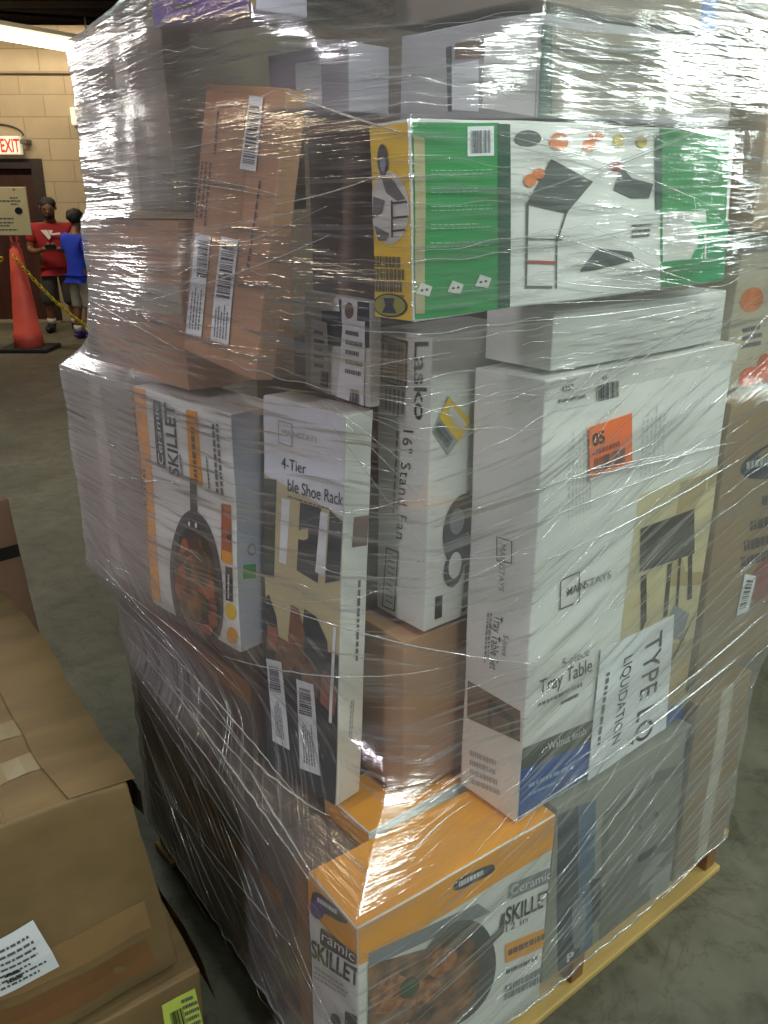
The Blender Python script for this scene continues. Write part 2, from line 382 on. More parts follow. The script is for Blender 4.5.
obj('wire_loop', tube_bm([(-.28 + .36*math.cos(R(a))*.9 + .12, -.02, .12 + .13*math.sin(R(a))) for a in range(0, 181, 12)], .011), mat('black_conduit', (40, 36, 32), .5), ex)
cd = obj('wall_conduit', tube_bm([(-9.5, WALL_Y - .02, 2.99), (-6, WALL_Y - .02, 2.98), (-3, WALL_Y - .02, 2.97), (2, WALL_Y - .02, 2.97)], .012), mat('conduit', (70, 62, 50), .5))
tag(cd, 'thin dark conduit running level along the block wall', 'conduit')
eb = empty('alarm_box', (-3.80, WALL_Y, 2.5)); tag(eb, 'small white alarm box fixed high on the block wall beside the stack', 'alarm box')
obj('box_housing', box_bm(-.06, .14, -.09, 0, -.1, .1, .01), EXW, eb); obj('box_base', box_bm(-.03, .12, -.07, 0, -.135, -.1, .004), mat('grey_bracket', (90, 84, 74)), eb)
pa, pb = at(-160, 6, Y=10.2), at(112, 53.5, Y=11.2)
lf = empty('strip_light', (0, 0, 0)); tag(lf, 'long lit fluorescent strip light below the dark ceiling', 'light')
obj('tube', tube_bm([pa, pb], .06, 12), mat('lit_tube', (255, 236, 205), .4, emit=20), lf)
obj('housing', tube_bm([pa + Vector((0, .02, .09)), pb + Vector((0, .02, .09))], .055, 6), mat('fixture_white', (150, 145, 130), .5), lf)
for t in (.1, .5, .9): p = pa.lerp(pb, t); obj('hanger', tube_bm([p + Vector((0, .02, .09)), Vector((p.x, p.y + .02, CEIL - .0))], .01, 6), mat('steel', (150, 150, 150)), lf)

# ---------------------------------------------------------------- traffic cone, chain and notice board
CY = 9.35; cone = empty('traffic_cone', (-3.88, CY, 0)); tag(cone, 'tall pink-orange traffic cone holding up a notice board by the door', 'traffic cone')
CONE = mat('cone_orange', (236, 96, 80), .45, .06, 8)
obj('cone_body', lathe_bm([(.155, .04), (.15, .2), (.135, .21), (.115, .5), (.11, .51), (.088, .8), (.082, .81), (.062, 1.06), (.05, 1.07), (.045, 1.12)]), CONE, cone, True)
obj('base', box_bm(-.27, .27, -.22, .22, 0, .045, .012), mat('black_rubber', (36, 34, 34), .6), cone)
obj('top_loop', tube_bm([(.035*math.cos(R(a)), 0, 1.17 + .07*math.sin(R(a))) for a in range(0, 360, 20)], .014, 8, closed=True), CONE, cone)
nb = empty('notice_board', (-4.05, CY - .03, 1.2)); tag(nb, 'tan notice board with printed lines standing on top of the cone', 'notice board')
bl, trc = at(0, 235, Y=CY), at(28, 187, Y=CY)
NX0, NX1, NZ0, NZ1 = -.42, trc.x + 4.05, bl.z - 1.2, trc.z - 1.2
obj('board', box_bm(NX0, NX1, -.04, -.02, NZ0, NZ1, .004), mat('notice_tan', (226, 208, 164), .6, .05), nb)
obj('post', box_bm(.15, .17, -.02, .0, .05, NZ1 - .05), CONE, nb)
pm = bmesh.new()
rr = random.Random(4)
for k, (z, x0, x1) in enumerate([(.44, .06, .09), (.36, .02, .1), (.33, -.1, .12), (.3, .02, .09), (.16, -.2, .03), (.12, -.2, .02), (.09, -.2, -.02), (.05, -.2, .05)]):
    x0 += .2; x1 += .2; x = x0
    while x < x1: l = rr.uniform(.015, .04); box_bm(x, min(x + l, x1), -.0415, -.0405, NZ0 + z, NZ0 + z + .012, bm=pm); x += l + .008
obj('print', pm, DARKGREY, nb)
bm = bmesh.new(); vs = [bm.verts.new((x, -.0418, z)) for x, z in ell(.29, NZ0 + .24, .04, .035)]; bm.faces.new(vs)
obj('emblem', bm, INK, nb)
CHAINM = mat('yellow_chain_plastic', (224, 196, 50), .4, .05)
def chain(name, a, b_, sag, label):
    n = 2; L = (b_ - a).length; n = int(L*1.12/.042); bm = bmesh.new()
    P = [a.lerp(b_, k/n) - Vector((0, 0, sag*4*(k/n)*(1-k/n))) for k in range(n+1)]
    for k in range(n):
        c = (P[k] + P[k+1])/2; d = (P[k+1] - P[k]).normalized(); s_ = d.cross(Vector((0, 0, 1))).normalized(); u = s_.cross(d)
        x = (s_*.8 + u*.6) if k % 2 else (u*.8 - s_*.6)
        tube_bm([c + d*(.032*math.cos(R(t))) + x*(.017*math.sin(R(t))) for t in range(0, 360, 45)], .0065, 5, bm, closed=True)
    o = obj(name, bm, CHAINM, None, True); tag(o, label, 'chain', 'yellow plastic barrier chains'); return o
top = Vector((-3.87, CY - .10, 1.0))
chain('barrier_chain', top, at(100, 333, Y=CY + .2), .10, 'yellow plastic chain sagging from the cone to behind the wrapped stack')
chain('barrier_chain', top + Vector((-.12, 0, -.02)), at(-60, 300, Y=CY), .12, 'yellow plastic chain running from the cone out of the left edge')

# ---------------------------------------------------------------- the two people
SKIN = mat('skin_brown', (120, 78, 56), .55, .08, 8); HAIR = mat('black_hair', (22, 18, 17), .7, .2, 30, .4, 80)
def skinned(name, verts, edges, m, parent, sub=2):
    """one continuous surface grown over joints: verts = {joint: (position, radius x, radius y)}"""
    keys = list(verts); me = bpy.data.meshes.new(name)
    me.from_pydata([verts[k][0] for k in keys], [(keys.index(a), keys.index(b)) for a, b in edges], [])
    o = bpy.data.objects.new(name, me); COL.objects.link(o); md = o.modifiers.new('s', 'SKIN'); md.use_smooth_shade = True
    if not me.skin_vertices: me.skin_vertices.new()
    for i, k in enumerate(keys):
        sv = me.skin_vertices[0].data[i]; v = verts[k]; sv.radius = (v[1], v[2] if len(v) > 2 else v[1]); sv.use_root = (i == 0)
    o.modifiers.new('u', 'SUBSURF').levels = sub
    dg = bpy.context.evaluated_depsgraph_get(); dg.update(); me2 = bpy.data.meshes.new_from_object(o.evaluated_get(dg)); bpy.data.objects.remove(o)
    return obj(name, me2, m, parent, True)
def hand(V, E_, wrist, key, d, side, palmn, curl=.5):
    """palm, four fingers and a thumb leaving the side of the palm"""
    d = Vector(d).normalized(); side = Vector(side).normalized(); palmn = Vector(palmn).normalized(); w0 = Vector(V[wrist][0])
    p = w0 + d*.055; V[key + 'palm'] = (p, .034, .016); E_.append((wrist, key + 'palm'))
    for k, (o_, ln) in enumerate([(.026, .068), (.009, .078), (-.009, .072), (-.025, .056)]):
        a = p + d*.03 + side*o_; b_ = a + (d*.8 + palmn*.35*curl).normalized()*ln*.5; c = b_ + (d*.35 + palmn*curl*1.2).normalized()*ln*.5
        for nm, q_, r_ in (('a', a, .0095), ('b', b_, .009), ('c', c, .008)): V[f'{key}f{k}{nm}'] = (q_, r_)
        E_ += [(key + 'palm', f'{key}f{k}a'), (f'{key}f{k}a', f'{key}f{k}b'), (f'{key}f{k}b', f'{key}f{k}c')]
    a = w0 + d*.025 + side*.032; b_ = a + d*.03 + side*.02 + palmn*.015; V[key + 't1'] = (a, .011); V[key + 't2'] = (b_, .0095); V[key + 't3'] = (b_ + d*.025 + palmn*.01, .008)
    E_ += [(wrist, key + 't1'), (key + 't1', key + 't2'), (key + 't2', key + 't3')]
def ellipsoid(bm, c, r, rot=None, seg=16):
    M = Matrix.Translation(c) @ (rot.to_4x4() if rot else Matrix.Identity(4)) @ Matrix.Diagonal((*r, 1))
    return bmesh.ops.create_uvsphere(bm, u_segments=seg, v_segments=seg//2 + 2, radius=1, matrix=M)
def face_parts(root, hc, rot, beard=False):
    """eyes, brows, nose, mouth and ears placed on the head centre hc; rot turns -Y (face direction)"""
    def P(x, y, z): return hc + rot @ Vector((x, y, z))
    def one(name, c, r, m, seg=10): bm = bmesh.new(); ellipsoid(bm, P(*c), r, rot, seg); obj(name, bm, m, root, True)
    for s_ in (-1, 1):
        one('eye', (s_*.032, -.088, .008), (.012, .006, .008), mat('eye_dark', (40, 30, 26), .3)); one('eyebrow', (s_*.033, -.093, .028), (.019, .005, .005), HAIR); one('ear', (s_*.08, .002, -.005), (.012, .02, .032), SKIN)
    one('nose', (0, -.103, -.018), (.014, .018, .024), SKIN)
    bm = bmesh.new(); ellipsoid(bm, P(0, -.09, -.056), (.024, .008, .008), rot, 10); obj('mouth', bm, mat('lips', (104, 58, 50), .5), root, True)
    if beard:
        bm = bmesh.new(); ellipsoid(bm, P(0, -.048, -.082), (.062, .052, .04), rot, 14); obj('beard', bm, HAIR, root, True)

p1 = empty('person', (-3.98, 10.72, 0), (0, 0, R(14))); p1.scale = (1.08, 1.0, .96); tag(p1, 'person in a red t-shirt with bowed head, facing the camera by the dark door', 'person')
V1 = {'pelvis': ((0, 0, .86), .15, .115), 'belly': ((0, -.02, 1.02), .15, .12), 'chest': ((0, -.02, 1.2), .165, .12), 'neckb': ((0, -.02, 1.33), .075, .07),
      'neck': ((0, -.05, 1.39), .052, .055), 'head0': ((0, -.095, 1.45), .07, .078), 'head1': ((0, -.10, 1.53), .078, .092), 'head2': ((0, -.075, 1.585), .055, .065)}
E1 = [('pelvis', 'belly'), ('belly', 'chest'), ('chest', 'neckb'), ('neckb', 'neck'), ('neck', 'head0'), ('head0', 'head1'), ('head1', 'head2')]
for s_, nm in ((-1, 'r'), (1, 'l')):
    V1.update({nm+'hip': ((s_*.09, 0, .78), .09), nm+'knee': ((s_*.12, -.03, .45), .062), nm+'calf': ((s_*.125, .0, .3), .056), nm+'ank': ((s_*.13, .02, .08), .036), nm+'toe': ((s_*.15, -.12, .035), .036, .026),
               nm+'sh': ((s_*.185, -.01, 1.28), .062), nm+'el': ((s_*.25, -.03, 1.02), .045), nm+'fa': ((s_*.18, -.17, 1.0), .037), nm+'wr': ((s_*.085, -.27, 1.03), .026)})
    E1 += [('pelvis', nm+'hip'), (nm+'hip', nm+'knee'), (nm+'knee', nm+'calf'), (nm+'calf', nm+'ank'), (nm+'ank', nm+'toe'), ('chest', nm+'sh'), (nm+'sh', nm+'el'), (nm+'el', nm+'fa'), (nm+'fa', nm+'wr')]
    hand(V1, E1, nm+'wr', nm+'h', (-s_*.75, -.45, .15), (0, .2, 1), (0, .5, .6), .8)
skinned('body', V1, E1, SKIN, p1)
REDS = mat('red_t_shirt_cloth', (150, 24, 28), .8, .12, 7)
def shirt(root, V, m, pre=('r', 'l'), z=.85, grow=.02):
    Vs = {k: (V[k][0], V[k][1] + grow, (V[k][2] if len(V[k]) > 2 else V[k][1]) + grow) for k in ('pelvis', 'belly', 'chest')}
    Vs['hem'] = (Vector(V['pelvis'][0]) - Vector((0, 0, .05)), V['pelvis'][1] + .03, V['pelvis'][2] + .03); Vs['collar'] = (Vector(V['neckb'][0]) - Vector((0, 0, .02)), .085, .08)
    E_ = [('pelvis', 'belly'), ('belly', 'chest'), ('chest', 'collar'), ('pelvis', 'hem')]
    for nm in pre:
        a, b_ = Vector(V[nm+'sh'][0]), Vector(V[nm+'el'][0]); Vs[nm+'sh'] = (a, .08); Vs[nm+'sl'] = (a.lerp(b_, .75), .068); E_ += [('chest', nm+'sh'), (nm+'sh', nm+'sl')]
    return skinned('t_shirt', Vs, E_, m, root)
shirt(p1, V1, REDS)
EMW = mat('shirt_white_print', (226, 222, 220), .7)
bm = bmesh.new()
for pl in ([(-.10, 1.255), (-.03, 1.255), (.0, 1.17), (-.025, 1.14)], [(.0, 1.215), (.1, 1.225), (.1, 1.2), (.01, 1.195)], [(-.02, 1.255), (.03, 1.25), (-.005, 1.19)]):
    bm.faces.new([bm.verts.new((x, -.178, z)) for x, z in pl])
for v in bm.verts: v.co.y = -.168 + .5*(v.co.x**2)
obj('shirt_emblem', bm, EMW, p1)
def legs(name, V, m, root, low, r0=.105, r1=.1, pre=('r', 'l')):
    Vs = {'w': (Vector(V['pelvis'][0]) + Vector((0, 0, .04)), V['pelvis'][1] + .012, V['pelvis'][2] + .012), 'c': (Vector(V['pelvis'][0]) - Vector((0, 0, .04)), V['pelvis'][1] + .014, V['pelvis'][2] + .014)}; E_ = [('w', 'c')]
    for nm in pre:
        h, kn = Vector(V[nm+'hip'][0]), Vector(V[nm+'knee'][0]); e = kn + (Vector(V[nm+'ank'][0]) - kn)*low
        Vs.update({nm+'h': (h, r0), nm+'k': (kn, r1), nm+'e': (e, r1*.97)}); E_ += [('c', nm+'h'), (nm+'h', nm+'k'), (nm+'k', nm+'e')]
    return skinned(name, Vs, E_, m, root)
legs('shorts', V1, mat('charcoal_shorts_cloth', (62, 58, 58), .85, .15), p1, .35)
def shoes(V, root, ms, mk, d=(0, -1), pre=('r', 'l')):
    for nm in pre:
        a = Vector(V[nm+'ank'][0]); t = Vector(V[nm+'toe'][0]); dd = (t - a); dd.z = 0; dd.normalize(); ang = math.atan2(dd.y, dd.x)
        bm = bmesh.new(); rot = Matrix.Rotation(ang, 3, 'Z'); c = Vector((a.x, a.y, .05)) + dd*.07
        ellipsoid(bm, c, (.145, .052, .05), rot); ellipsoid(bm, Vector((a.x, a.y, .085)), (.055, .048, .045), rot)
        for v in bm.verts: v.co.z = max(v.co.z, .004)
        obj('shoe', bm, ms, root, True)
        obj('sock', tube_bm([(a.x, a.y, .1), (a.x, a.y - .0, .17)], .049, 12), mk, root, True)
SOCK = mat('white_sock', (200, 196, 190), .8)
shoes(V1, p1, mat('black_shoe', (26, 25, 27), .5), SOCK)
hc1 = Vector((0, -.10, 1.515)); rt1 = Matrix.Rotation(R(24), 3, 'X')
face_parts(p1, hc1, rt1, True)
bm = bmesh.new(); ellipsoid(bm, hc1 + Vector((0, .026, .042)), (.088, .094, .078), rt1, 20)
for v in bm.verts: v.co += noise.noise_vector(v.co*30)*.008
obj('hair', bm, HAIR, p1, True)
ph = obj('paper_slip', box_bm(-.06, .06, -.0, .004, -.05, .05, .001), mat('dark_paper', (70, 60, 58), .4)); ph.location = Vector((-3.98, 10.72, 0)) + Matrix.Rotation(R(14), 3, 'Z') @ Vector((0, -.345, 1.02)); ph.rotation_euler = (R(50), 0, R(14))
tag(ph, 'small dark slip held in both hands of the person in red', 'slip')

p2 = empty('person', (-3.50, 10.1, 0), (0, 0, R(148))); p2.scale = (.93,)*3; tag(p2, 'person in a blue t-shirt and grey shorts, half hidden by the wrapped stack', 'person')
V2 = {'pelvis': ((0, 0, .84), .13, .11), 'belly': ((0, .0, .99), .12, .1), 'chest': ((0, 0, 1.15), .14, .105), 'neckb': ((0, -.01, 1.27), .062, .06),
      'neck': ((0, -.03, 1.325), .046, .048), 'head0': ((0, -.06, 1.38), .066, .074), 'head1': ((0, -.065, 1.455), .074, .088), 'head2': ((0, -.05, 1.51), .05, .06)}
E2 = E1[:7]
for s_, nm in ((-1, 'r'), (1, 'l')):
    V2.update({nm+'hip': ((s_*.08, 0, .76), .085), nm+'knee': ((s_*.10, -.02, .44), .055), nm+'calf': ((s_*.105, .015, .3), .052), nm+'ank': ((s_*.11, .03, .08), .034), nm+'toe': ((s_*.12, -.1, .035), .034, .025),
               nm+'sh': ((s_*.165, 0, 1.22), .054), nm+'el': ((s_*.2, -.01, .98), .04), nm+'fa': ((s_*.17, -.13, .93), .034), nm+'wr': ((s_*.1, -.22, .95), .024)})
    E2 = E2 + [('pelvis', nm+'hip'), (nm+'hip', nm+'knee'), (nm+'knee', nm+'calf'), (nm+'calf', nm+'ank'), (nm+'ank', nm+'toe'), ('chest', nm+'sh'), (nm+'sh', nm+'el'), (nm+'el', nm+'fa'), (nm+'fa', nm+'wr')]
    hand(V2, E2, nm+'wr', nm+'h', (-s_*.5, -.8, .1), (0, .1, 1), (0, .5, .6), .7)
skinned('body', V2, E2, SKIN, p2)
shirt(p2, V2, mat('blue_t_shirt_cloth', (28, 58, 190), .8, .12, 7))
legs('shorts', V2, mat('grey_shorts_cloth', (150, 142, 132), .85, .12), p2, .2, .098, .088)
shoes(V2, p2, mat('purple_shoe', (70, 40, 110), .5), SOCK)
hc2 = Vector((0, -.065, 1.44)); rt2 = Matrix.Rotation(R(14), 3, 'X'); face_parts(p2, hc2, rt2)
bm = bmesh.new(); ellipsoid(bm, hc2 + Vector((0, .022, .028)), (.096, .104, .094), rt2, 20); ellipsoid(bm, hc2 + Vector((0, .1, .03)), (.05, .045, .05), rt2, 12)
for v in bm.verts: v.co += noise.noise_vector(v.co*22)*.014
obj('hair', bm, HAIR, p2, True)

# ---------------------------------------------------------------- the pallet
PINE = mat('pine_board', (206, 172, 104), .6, .22, 3, .25, 40, stretch=(1, 12, 12)); PINE2 = mat('pine_block', (150, 108, 62), .65, .25, 5, .25, 40)
pal = empty('wooden_pallet', PU(0, 0), (0, 0, YAW)); tag(pal, 'pale wooden pallet carrying the wrapped stack of boxes', 'pallet')
PU0, PU1, PV0, PV1 = .045, 1.10, .028, 1.0
for u in (PU0, PU0 + .5, PU1 - .04): obj('stringer', box_bm(u, u + .04, PV0 + .012, PV1 - .01, .018, .112, .003), PINE2, pal)
for k, v in enumerate([PV0, PV0 + .44, PV1 - .1]): obj('bottom_board', box_bm(PU0 - .01, PU1 + .01, v, v + .1, .001, .0175, .003), PINE, pal)
for k in range(7): v = PV0 - .005 + k*(PV1 - PV0 - .09)/6; obj('deck_board', box_bm(PU0 - .01, PU1 + .012, v, v + .1 - .012, .1125, .131, .003), PINE, pal)

# ---------------------------------------------------------------- the boxes in the stack
def C_(name, label, cat, uv, z, rot, dims, m, **k): p = PU(*uv); return Carton(name, label, (p.x, p.y, z), rot, dims, m, cat, **k)

# A: frying pan box at the bottom corner
A = C_('skillet_box', 'orange and white skillet box at the bottom front corner of the stack', 'box', (-.035, .020), .134, (36.1, 0, 0), (.423, .143, .44), WHITE)
A.patch('orange_band', 'T', [(.002, .002), (.421, .002), (.421, .141), (.002, .141)], ORANGE, 1, st=True)
A.patch('orange_band', 'L', [(.0015, .365), (.1415, .365), (.1415, .4385), (.0015, .4385)], ORANGE, 1, st=True)
A.patch('orange_band', 'R', [(.0015, .365), (.4215, .365), (.4215, .4385), (.0015, .4385)], ORANGE, 1, st=True)
lo = A.art('logo', 'L', [(311, 905), (348, 926), (348, 912), (313, 888)], [rr_(0, 0, 1, 1, .3)], NAVY, 2); A.prints('logo_lettering', 'L', [(318, 901), (342, 917), (342, 912), (318, 896)], PAPER, 1, 3, lo, 3, .9)
lo = A.art('logo', 'R', [(452, 893), (495, 872), (493, 862), (454, 880)], [rr_(0, 0, 1, 1, .3)], NAVY, 2); A.prints('logo_lettering', 'R', [(458, 887), (488, 871), (488, 866), (458, 881)], PAPER, 1, 3, lo, 4, .9)
A.art('badge', 'L', [(311, 915), (324, 921), (324, 903), (311, 897)], [ell(.5, .5, .5, .5)], PURPLE, 2.5)
pl = A.art('title_plate', 'L', [(321, 944), (356, 966), (357, 955), (321, 926)], [rr_(0, 0, 1, 1, .12)], BLACKISH, 2); A.text('title', 'L', [(323, 939), (355, 962), (356, 953), (323, 930)], 'ramic', PAPER, 3, pl)
A.text('title', 'L', [(312, 956), (359, 988), (360, 972), (312, 938)], 'SKILLET', INK, 2, bold=.02)
A.prints('fine_print', 'L', [(314, 978), (354, 1003), (354, 990), (314, 964)], PALEGREY, 3, 2, seed=3); A.art('logo', 'L', [(332, 1022), (342, 1028), (342, 1016), (332, 1010)], [ell(.5, .5, .5, .5)], INK, 2); A.art('logo', 'L', [(346, 1030), (358, 1036), (358, 1016), (346, 1010)], [rr_(0, 0, 1, 1)], BLACKISH, 2)
def pan_art(c, face, quad, flip=False, food=FOOD, meat=FOOD2, tilt=0):
    rim = c.art('pan_picture', face, quad, [ell(.5, .46, .48, .44, 40), [(.44, .86), (.56, .86), (.56, 1.08), (.44, 1.08)]], PANC, 2)
    c.art('pan_inside', face, quad, [ell(.5, .43, .42, .38, 40)], mat('pan_dark_print', (44, 36, 32), .4, .2), 3, rim)
    c.art('food', face, quad, [[(x + .02*math.sin(k*2.3), y + .02*math.cos(k*1.9)) for k, (x, y) in enumerate(ell(.5, .42, .38, .33, 30))]], food, 4, rim)
    c.art('food', face, quad, [[(x + .03*math.sin(k*2.9), y + .03*math.cos(k*1.3)) for k, (x, y) in enumerate(ell(.42, .34, .22, .16, 18))], [(x + .03*math.sin(k*2.1), y) for k, (x, y) in enumerate(ell(.62, .58, .16, .12, 14))]], meat, 5, rim)
    c.art('herbs', face, quad, [ell(.4, .56, .06, .05, 9), ell(.66, .36, .05, .05, 8), ell(.3, .3, .04, .04, 7)], HERB, 6, rim)
    c.art('rivets', face, quad, [ell(.44, .82, .02, .018, 8), ell(.56, .82, .02, .018, 8)], PAPER, 6, rim)
    return rim
A.patch('food_picture', 'R', [(368, 1040), (490, 985), (470, 935), (367, 965)], FOOD2, 2)
rim = A.art('pan_picture', 'R', [(400, 1050), (500, 1000), (490, 905), (400, 950)], [ell(.55, .5, .45, .52, 36), [(.93, .6), (1.12, .68), (1.16, .86), (1.12, .86), (1.07, .73), (.93, .68)]], PANC, 2.6)
A.art('food', 'R', [(400, 1050), (500, 1000), (490, 905), (400, 950)], [ell(.42, .45, .38, .47, 30)], FOOD2, 3.2, rim)
A.art('food', 'R', [(368, 1030), (470, 985), (465, 925), (368, 965)], [[(x + .03*math.sin(k*2.3), y) for k, (x, y) in enumerate(ell(.2, .45, .18, .3, 16))], ell(.5, .25, .2, .2, 14), ell(.72, .6, .16, .22, 14)], mat('stew_picture', (196, 130, 74), .45, 0, 60, c2=(110, 50, 34)), 4, rim)
A.art('herbs', 'R', [(368, 1030), (470, 985), (465, 925), (368, 965)], [ell(.38, .42, .1, .16, 12)], HERB, 5, rim)
A.art('lid_edge', 'R', [(368, 968), (490, 912), (488, 898), (368, 951)], [[(0, 0), (1, 0), (.9, 1), (.5, .95), (0, .85)]], GREY, 2.2)
pl = A.art('title_plate', 'R', [(507, 901), (552, 880), (552, 866), (508, 885)], [rr_(0, 0, 1, 1, .12)], GREY, 2); A.text('title', 'R', [(510, 896), (550, 877), (550, 869), (510, 887)], 'Ceramic', PAPER, 3, pl)
A.text('title', 'R', [(505, 925), (551, 902), (551, 887), (506, 908)], 'SKILLET', INK, 2, bold=.02); A.text('title', 'R', [(506, 932), (528, 921), (528, 915), (506, 925)], '12 in', DARKGREY, 2)
pl = A.art('slogan_plate', 'R', [(505, 963), (556, 938), (556, 920), (505, 944)], [rr_(0, 0, 1, 1, .05)], ORANGE, 2); A.prints('fine_print', 'R', [(508, 957), (552, 936), (552, 926), (508, 947)], BROWNPIC, 1, 3, pl, 5)
A.prints('fine_print', 'R', [(505, 975), (545, 956), (545, 949), (505, 968)], DARKGREY, 1, 2, seed=8); A.prints('fine_print', 'R', [(504, 1000), (545, 980), (545, 964), (504, 984)], GREY, 2, 2, seed=9, fill=.8)
# A2: second frying pan box behind it
A2 = C_('skillet_box', 'orange topped box lying right behind the bottom front skillet box', 'box', (.105, .172), .134, (38.8, 0, 0), (.285, .135, .437), WHITE, warp=.002)
A2.patch('orange_band', 'T', [(.002, .002), (.283, .002), (.283, .133), (.002, .133)], ORANGE, 1, st=True); A2.patch('orange_band', 'L', [(.0015, .365), (.1335, .365), (.1335, .4355), (.0015, .4355)], ORANGE, 1, st=True)
lo = A2.art('logo', 'T', [(430, 832), (464, 818), (462, 812), (428, 826)], [rr_(0, 0, 1, 1, .3)], NAVY, 2)

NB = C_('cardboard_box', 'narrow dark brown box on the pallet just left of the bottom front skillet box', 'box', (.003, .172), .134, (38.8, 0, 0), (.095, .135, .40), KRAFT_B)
NB.patch('box_tape', 'L', [(.04, .002), (.08, .002), (.08, .398), (.04, .398)], BTAPE, 1, st=True)

# B: box with blue stripes and a grey appliance picture
Bx = C_('appliance_box', 'grey appliance box with dark blue side stripes on the pallet, right of the skillet box', 'box', (.412, .016), .134, (38.3, 0, 0), (.425, .3, .428), mat('grey_photo_board', (150, 148, 136), .42, .1, 4))
Bx.patch('blue_stripe', 'R', [(557, 978), (578, 966), (578, 806), (557, 816)], NAVY, 1); Bx.patch('blue_panel', 'R', [(578, 966), (590, 960), (596, 800), (579, 806)], mat('steel_blue_print', (70, 100, 130), .4, .1), 1)
Bx.art('bottle_picture', 'R', [(572, 950), (585, 944), (585, 895), (572, 900)], [rr_(0, 0, 1, 1, .25)], GREY, 2); Bx.art('cup_picture', 'R', [(590, 925), (605, 918), (605, 875), (590, 880)], [[(.1, 0), (.9, 0), (1, 1), (0, 1)]], NAVY, 2)
Bx.text('lettering', 'R', [(566, 962), (573, 958), (573, 950), (566, 954)], 'P', PAPER, 3, bold=.03)
mpic = Bx.art('machine_picture', 'R', [(596, 945), (688, 885), (690, 745), (598, 800)], [[(.02, .0), (.95, .0), (.97, .9), (.6, .96), (.05, .9)]], mat('appliance_picture', (112, 112, 104), .35, .15, 3), 2)
Bx.art('machine_lid', 'R', [(596, 945), (688, 885), (690, 745), (598, 800)], [[(.08, .45), (.92, .48), (.92, .85), (.55, .9), (.1, .82)]], mat('lid_picture', (132, 130, 120), .35, .15, 3), 3, mpic)
Bx.art('machine_vessel', 'R', [(596, 945), (688, 885), (690, 745), (598, 800)], [ell(.62, .22, .2, .17, 20)], mat('glass_picture', (152, 158, 156), .3, .3, 8), 3, mpic); Bx.art('machine_knob', 'R', [(596, 945), (688, 885), (690, 745), (598, 800)], [ell(.42, .66, .02, .02, 8), ell(.6, .68, .02, .02, 8), rr_(.4, .42, .62, .47, .02)], BLACKISH, 4, mpic)
Bx.patch('blue_edge', 'R', [(679, 884), (686, 879), (694, 722), (688, 727)], NAVY, 3); Bx.prints('fine_print', 'R', [(681, 880), (684, 877), (692, 728), (689, 731)], PAPER, 1, 4, seed=12)
# R1: plain brown box at the far right end of the pallet
R1 = C_('cardboard_box', 'plain brown box on the pallet, at the right end beyond the appliance box', 'box', (.850, .010), .134, (39.5, 0, 0), (.215, .4, .47), KRAFT_R)
R1.patch('box_tape', 'R', [(.09, .002), (.14, .002), (.14, .468), (.09, .468)], TAPE, 1, st=True)

# D: tall white tray table box
D = C_('tray_table_box', 'tall white tray table box with orange sticker, on the skillet box', 'box', (.308, .019), .583, (39.6, 0, 0), (.51, .139, .772), WHITE)
D.frame('logo', 'R', [(558, 611), (579, 602), (579, 571), (559, 580)], INK, .05); D.text('brand_lettering', 'R', [(566, 597), (584, 589), (584, 581), (566, 589)], 'MAIN', INK, 3, bold=.01); D.text('brand_lettering', 'R', [(584, 589), (611, 577), (611, 570), (584, 581)], 'STAYS', DARKGREY, 3)
D.text('title', 'R', [(562, 668), (589, 655), (589, 647), (562, 659)], '5-piece', DARKGREY, 2); D.text('title', 'R', [(538, 695), (592, 671), (592, 657), (539, 681)], 'Tray Table', INK, 2)
D.prints('fine_print', 'R', [(537, 708), (592, 683), (592, 676), (538, 702)], DARKGREY, 1, 2, seed=4); D.prints('fine_print', 'R', [(560, 706), (580, 697), (580, 691), (560, 700)], DARKGREY, 1, 2, seed=5)
D.text('lettering', 'R', [(561, 393), (573, 390), (573, 384), (561, 387)], '4367', INK, 2); D.text('lettering', 'R', [(601, 381), (606, 379), (606, 375), (601, 377)], '35', INK, 2); D.bars('barcode', 'R', [(595, 402), (618, 396), (618, 380), (595, 386)], INK, 2, n=14)
D.prints('fine_print', 'R', [(558, 405), (586, 399), (586, 393), (558, 399)], DARKGREY, 1, 2, seed=6); D.prints('fine_print', 'R', [(552, 413), (590, 405), (590, 404), (552, 412)], PALEGREY, 1, 2, seed=6)
D.prints('fine_print', 'R', [(566, 520), (592, 508), (592, 425), (567, 430)], mat('faint_ink', (196, 198, 196), .5), 7, 1, seed=7, fill=.35, vert=True); D.prints('fine_print', 'R', [(640, 480), (665, 468), (668, 400), (642, 405)], MATS['faint_ink'], 6, 1, seed=8, fill=.35, vert=True)
ol = D.patch('orange_label', 'R', [(587, 478), (631, 461), (629, 412), (586, 427)], ORANGE_L, 4, lift=.002, label='bright orange label with black number'); D.text('number', 'R', [(589, 446), (602, 441), (601, 429), (589, 433)], '05', INK, 8, ol, bold=.03)
D.text('lettering', 'R', [(589, 455), (623, 442), (623, 437), (589, 449)], 'VENDOR CLEARANCE', RUST, 8, ol) if False else D.prints('lettering', 'R', [(589, 456), (623, 443), (623, 437), (589, 450)], RUST, 1, 8, ol, 3, .8)
D.bars('barcode', 'R', [(591, 473), (623, 460), (623, 446), (591, 458)], mat('dark_rust_ink', (84, 32, 16), .5), 8, ol, n=18, seed=5); D.patch('label_edge', 'R', [(587, 480), (632, 463), (631, 461), (587, 478)], PAPER, 4, ol, lift=.002)
pp = D.patch('photo_panel', 'R', [(620, 640), (700, 640), (719, 465), (640, 495)], BEIGE, 1, label='printed picture of folded tray tables')
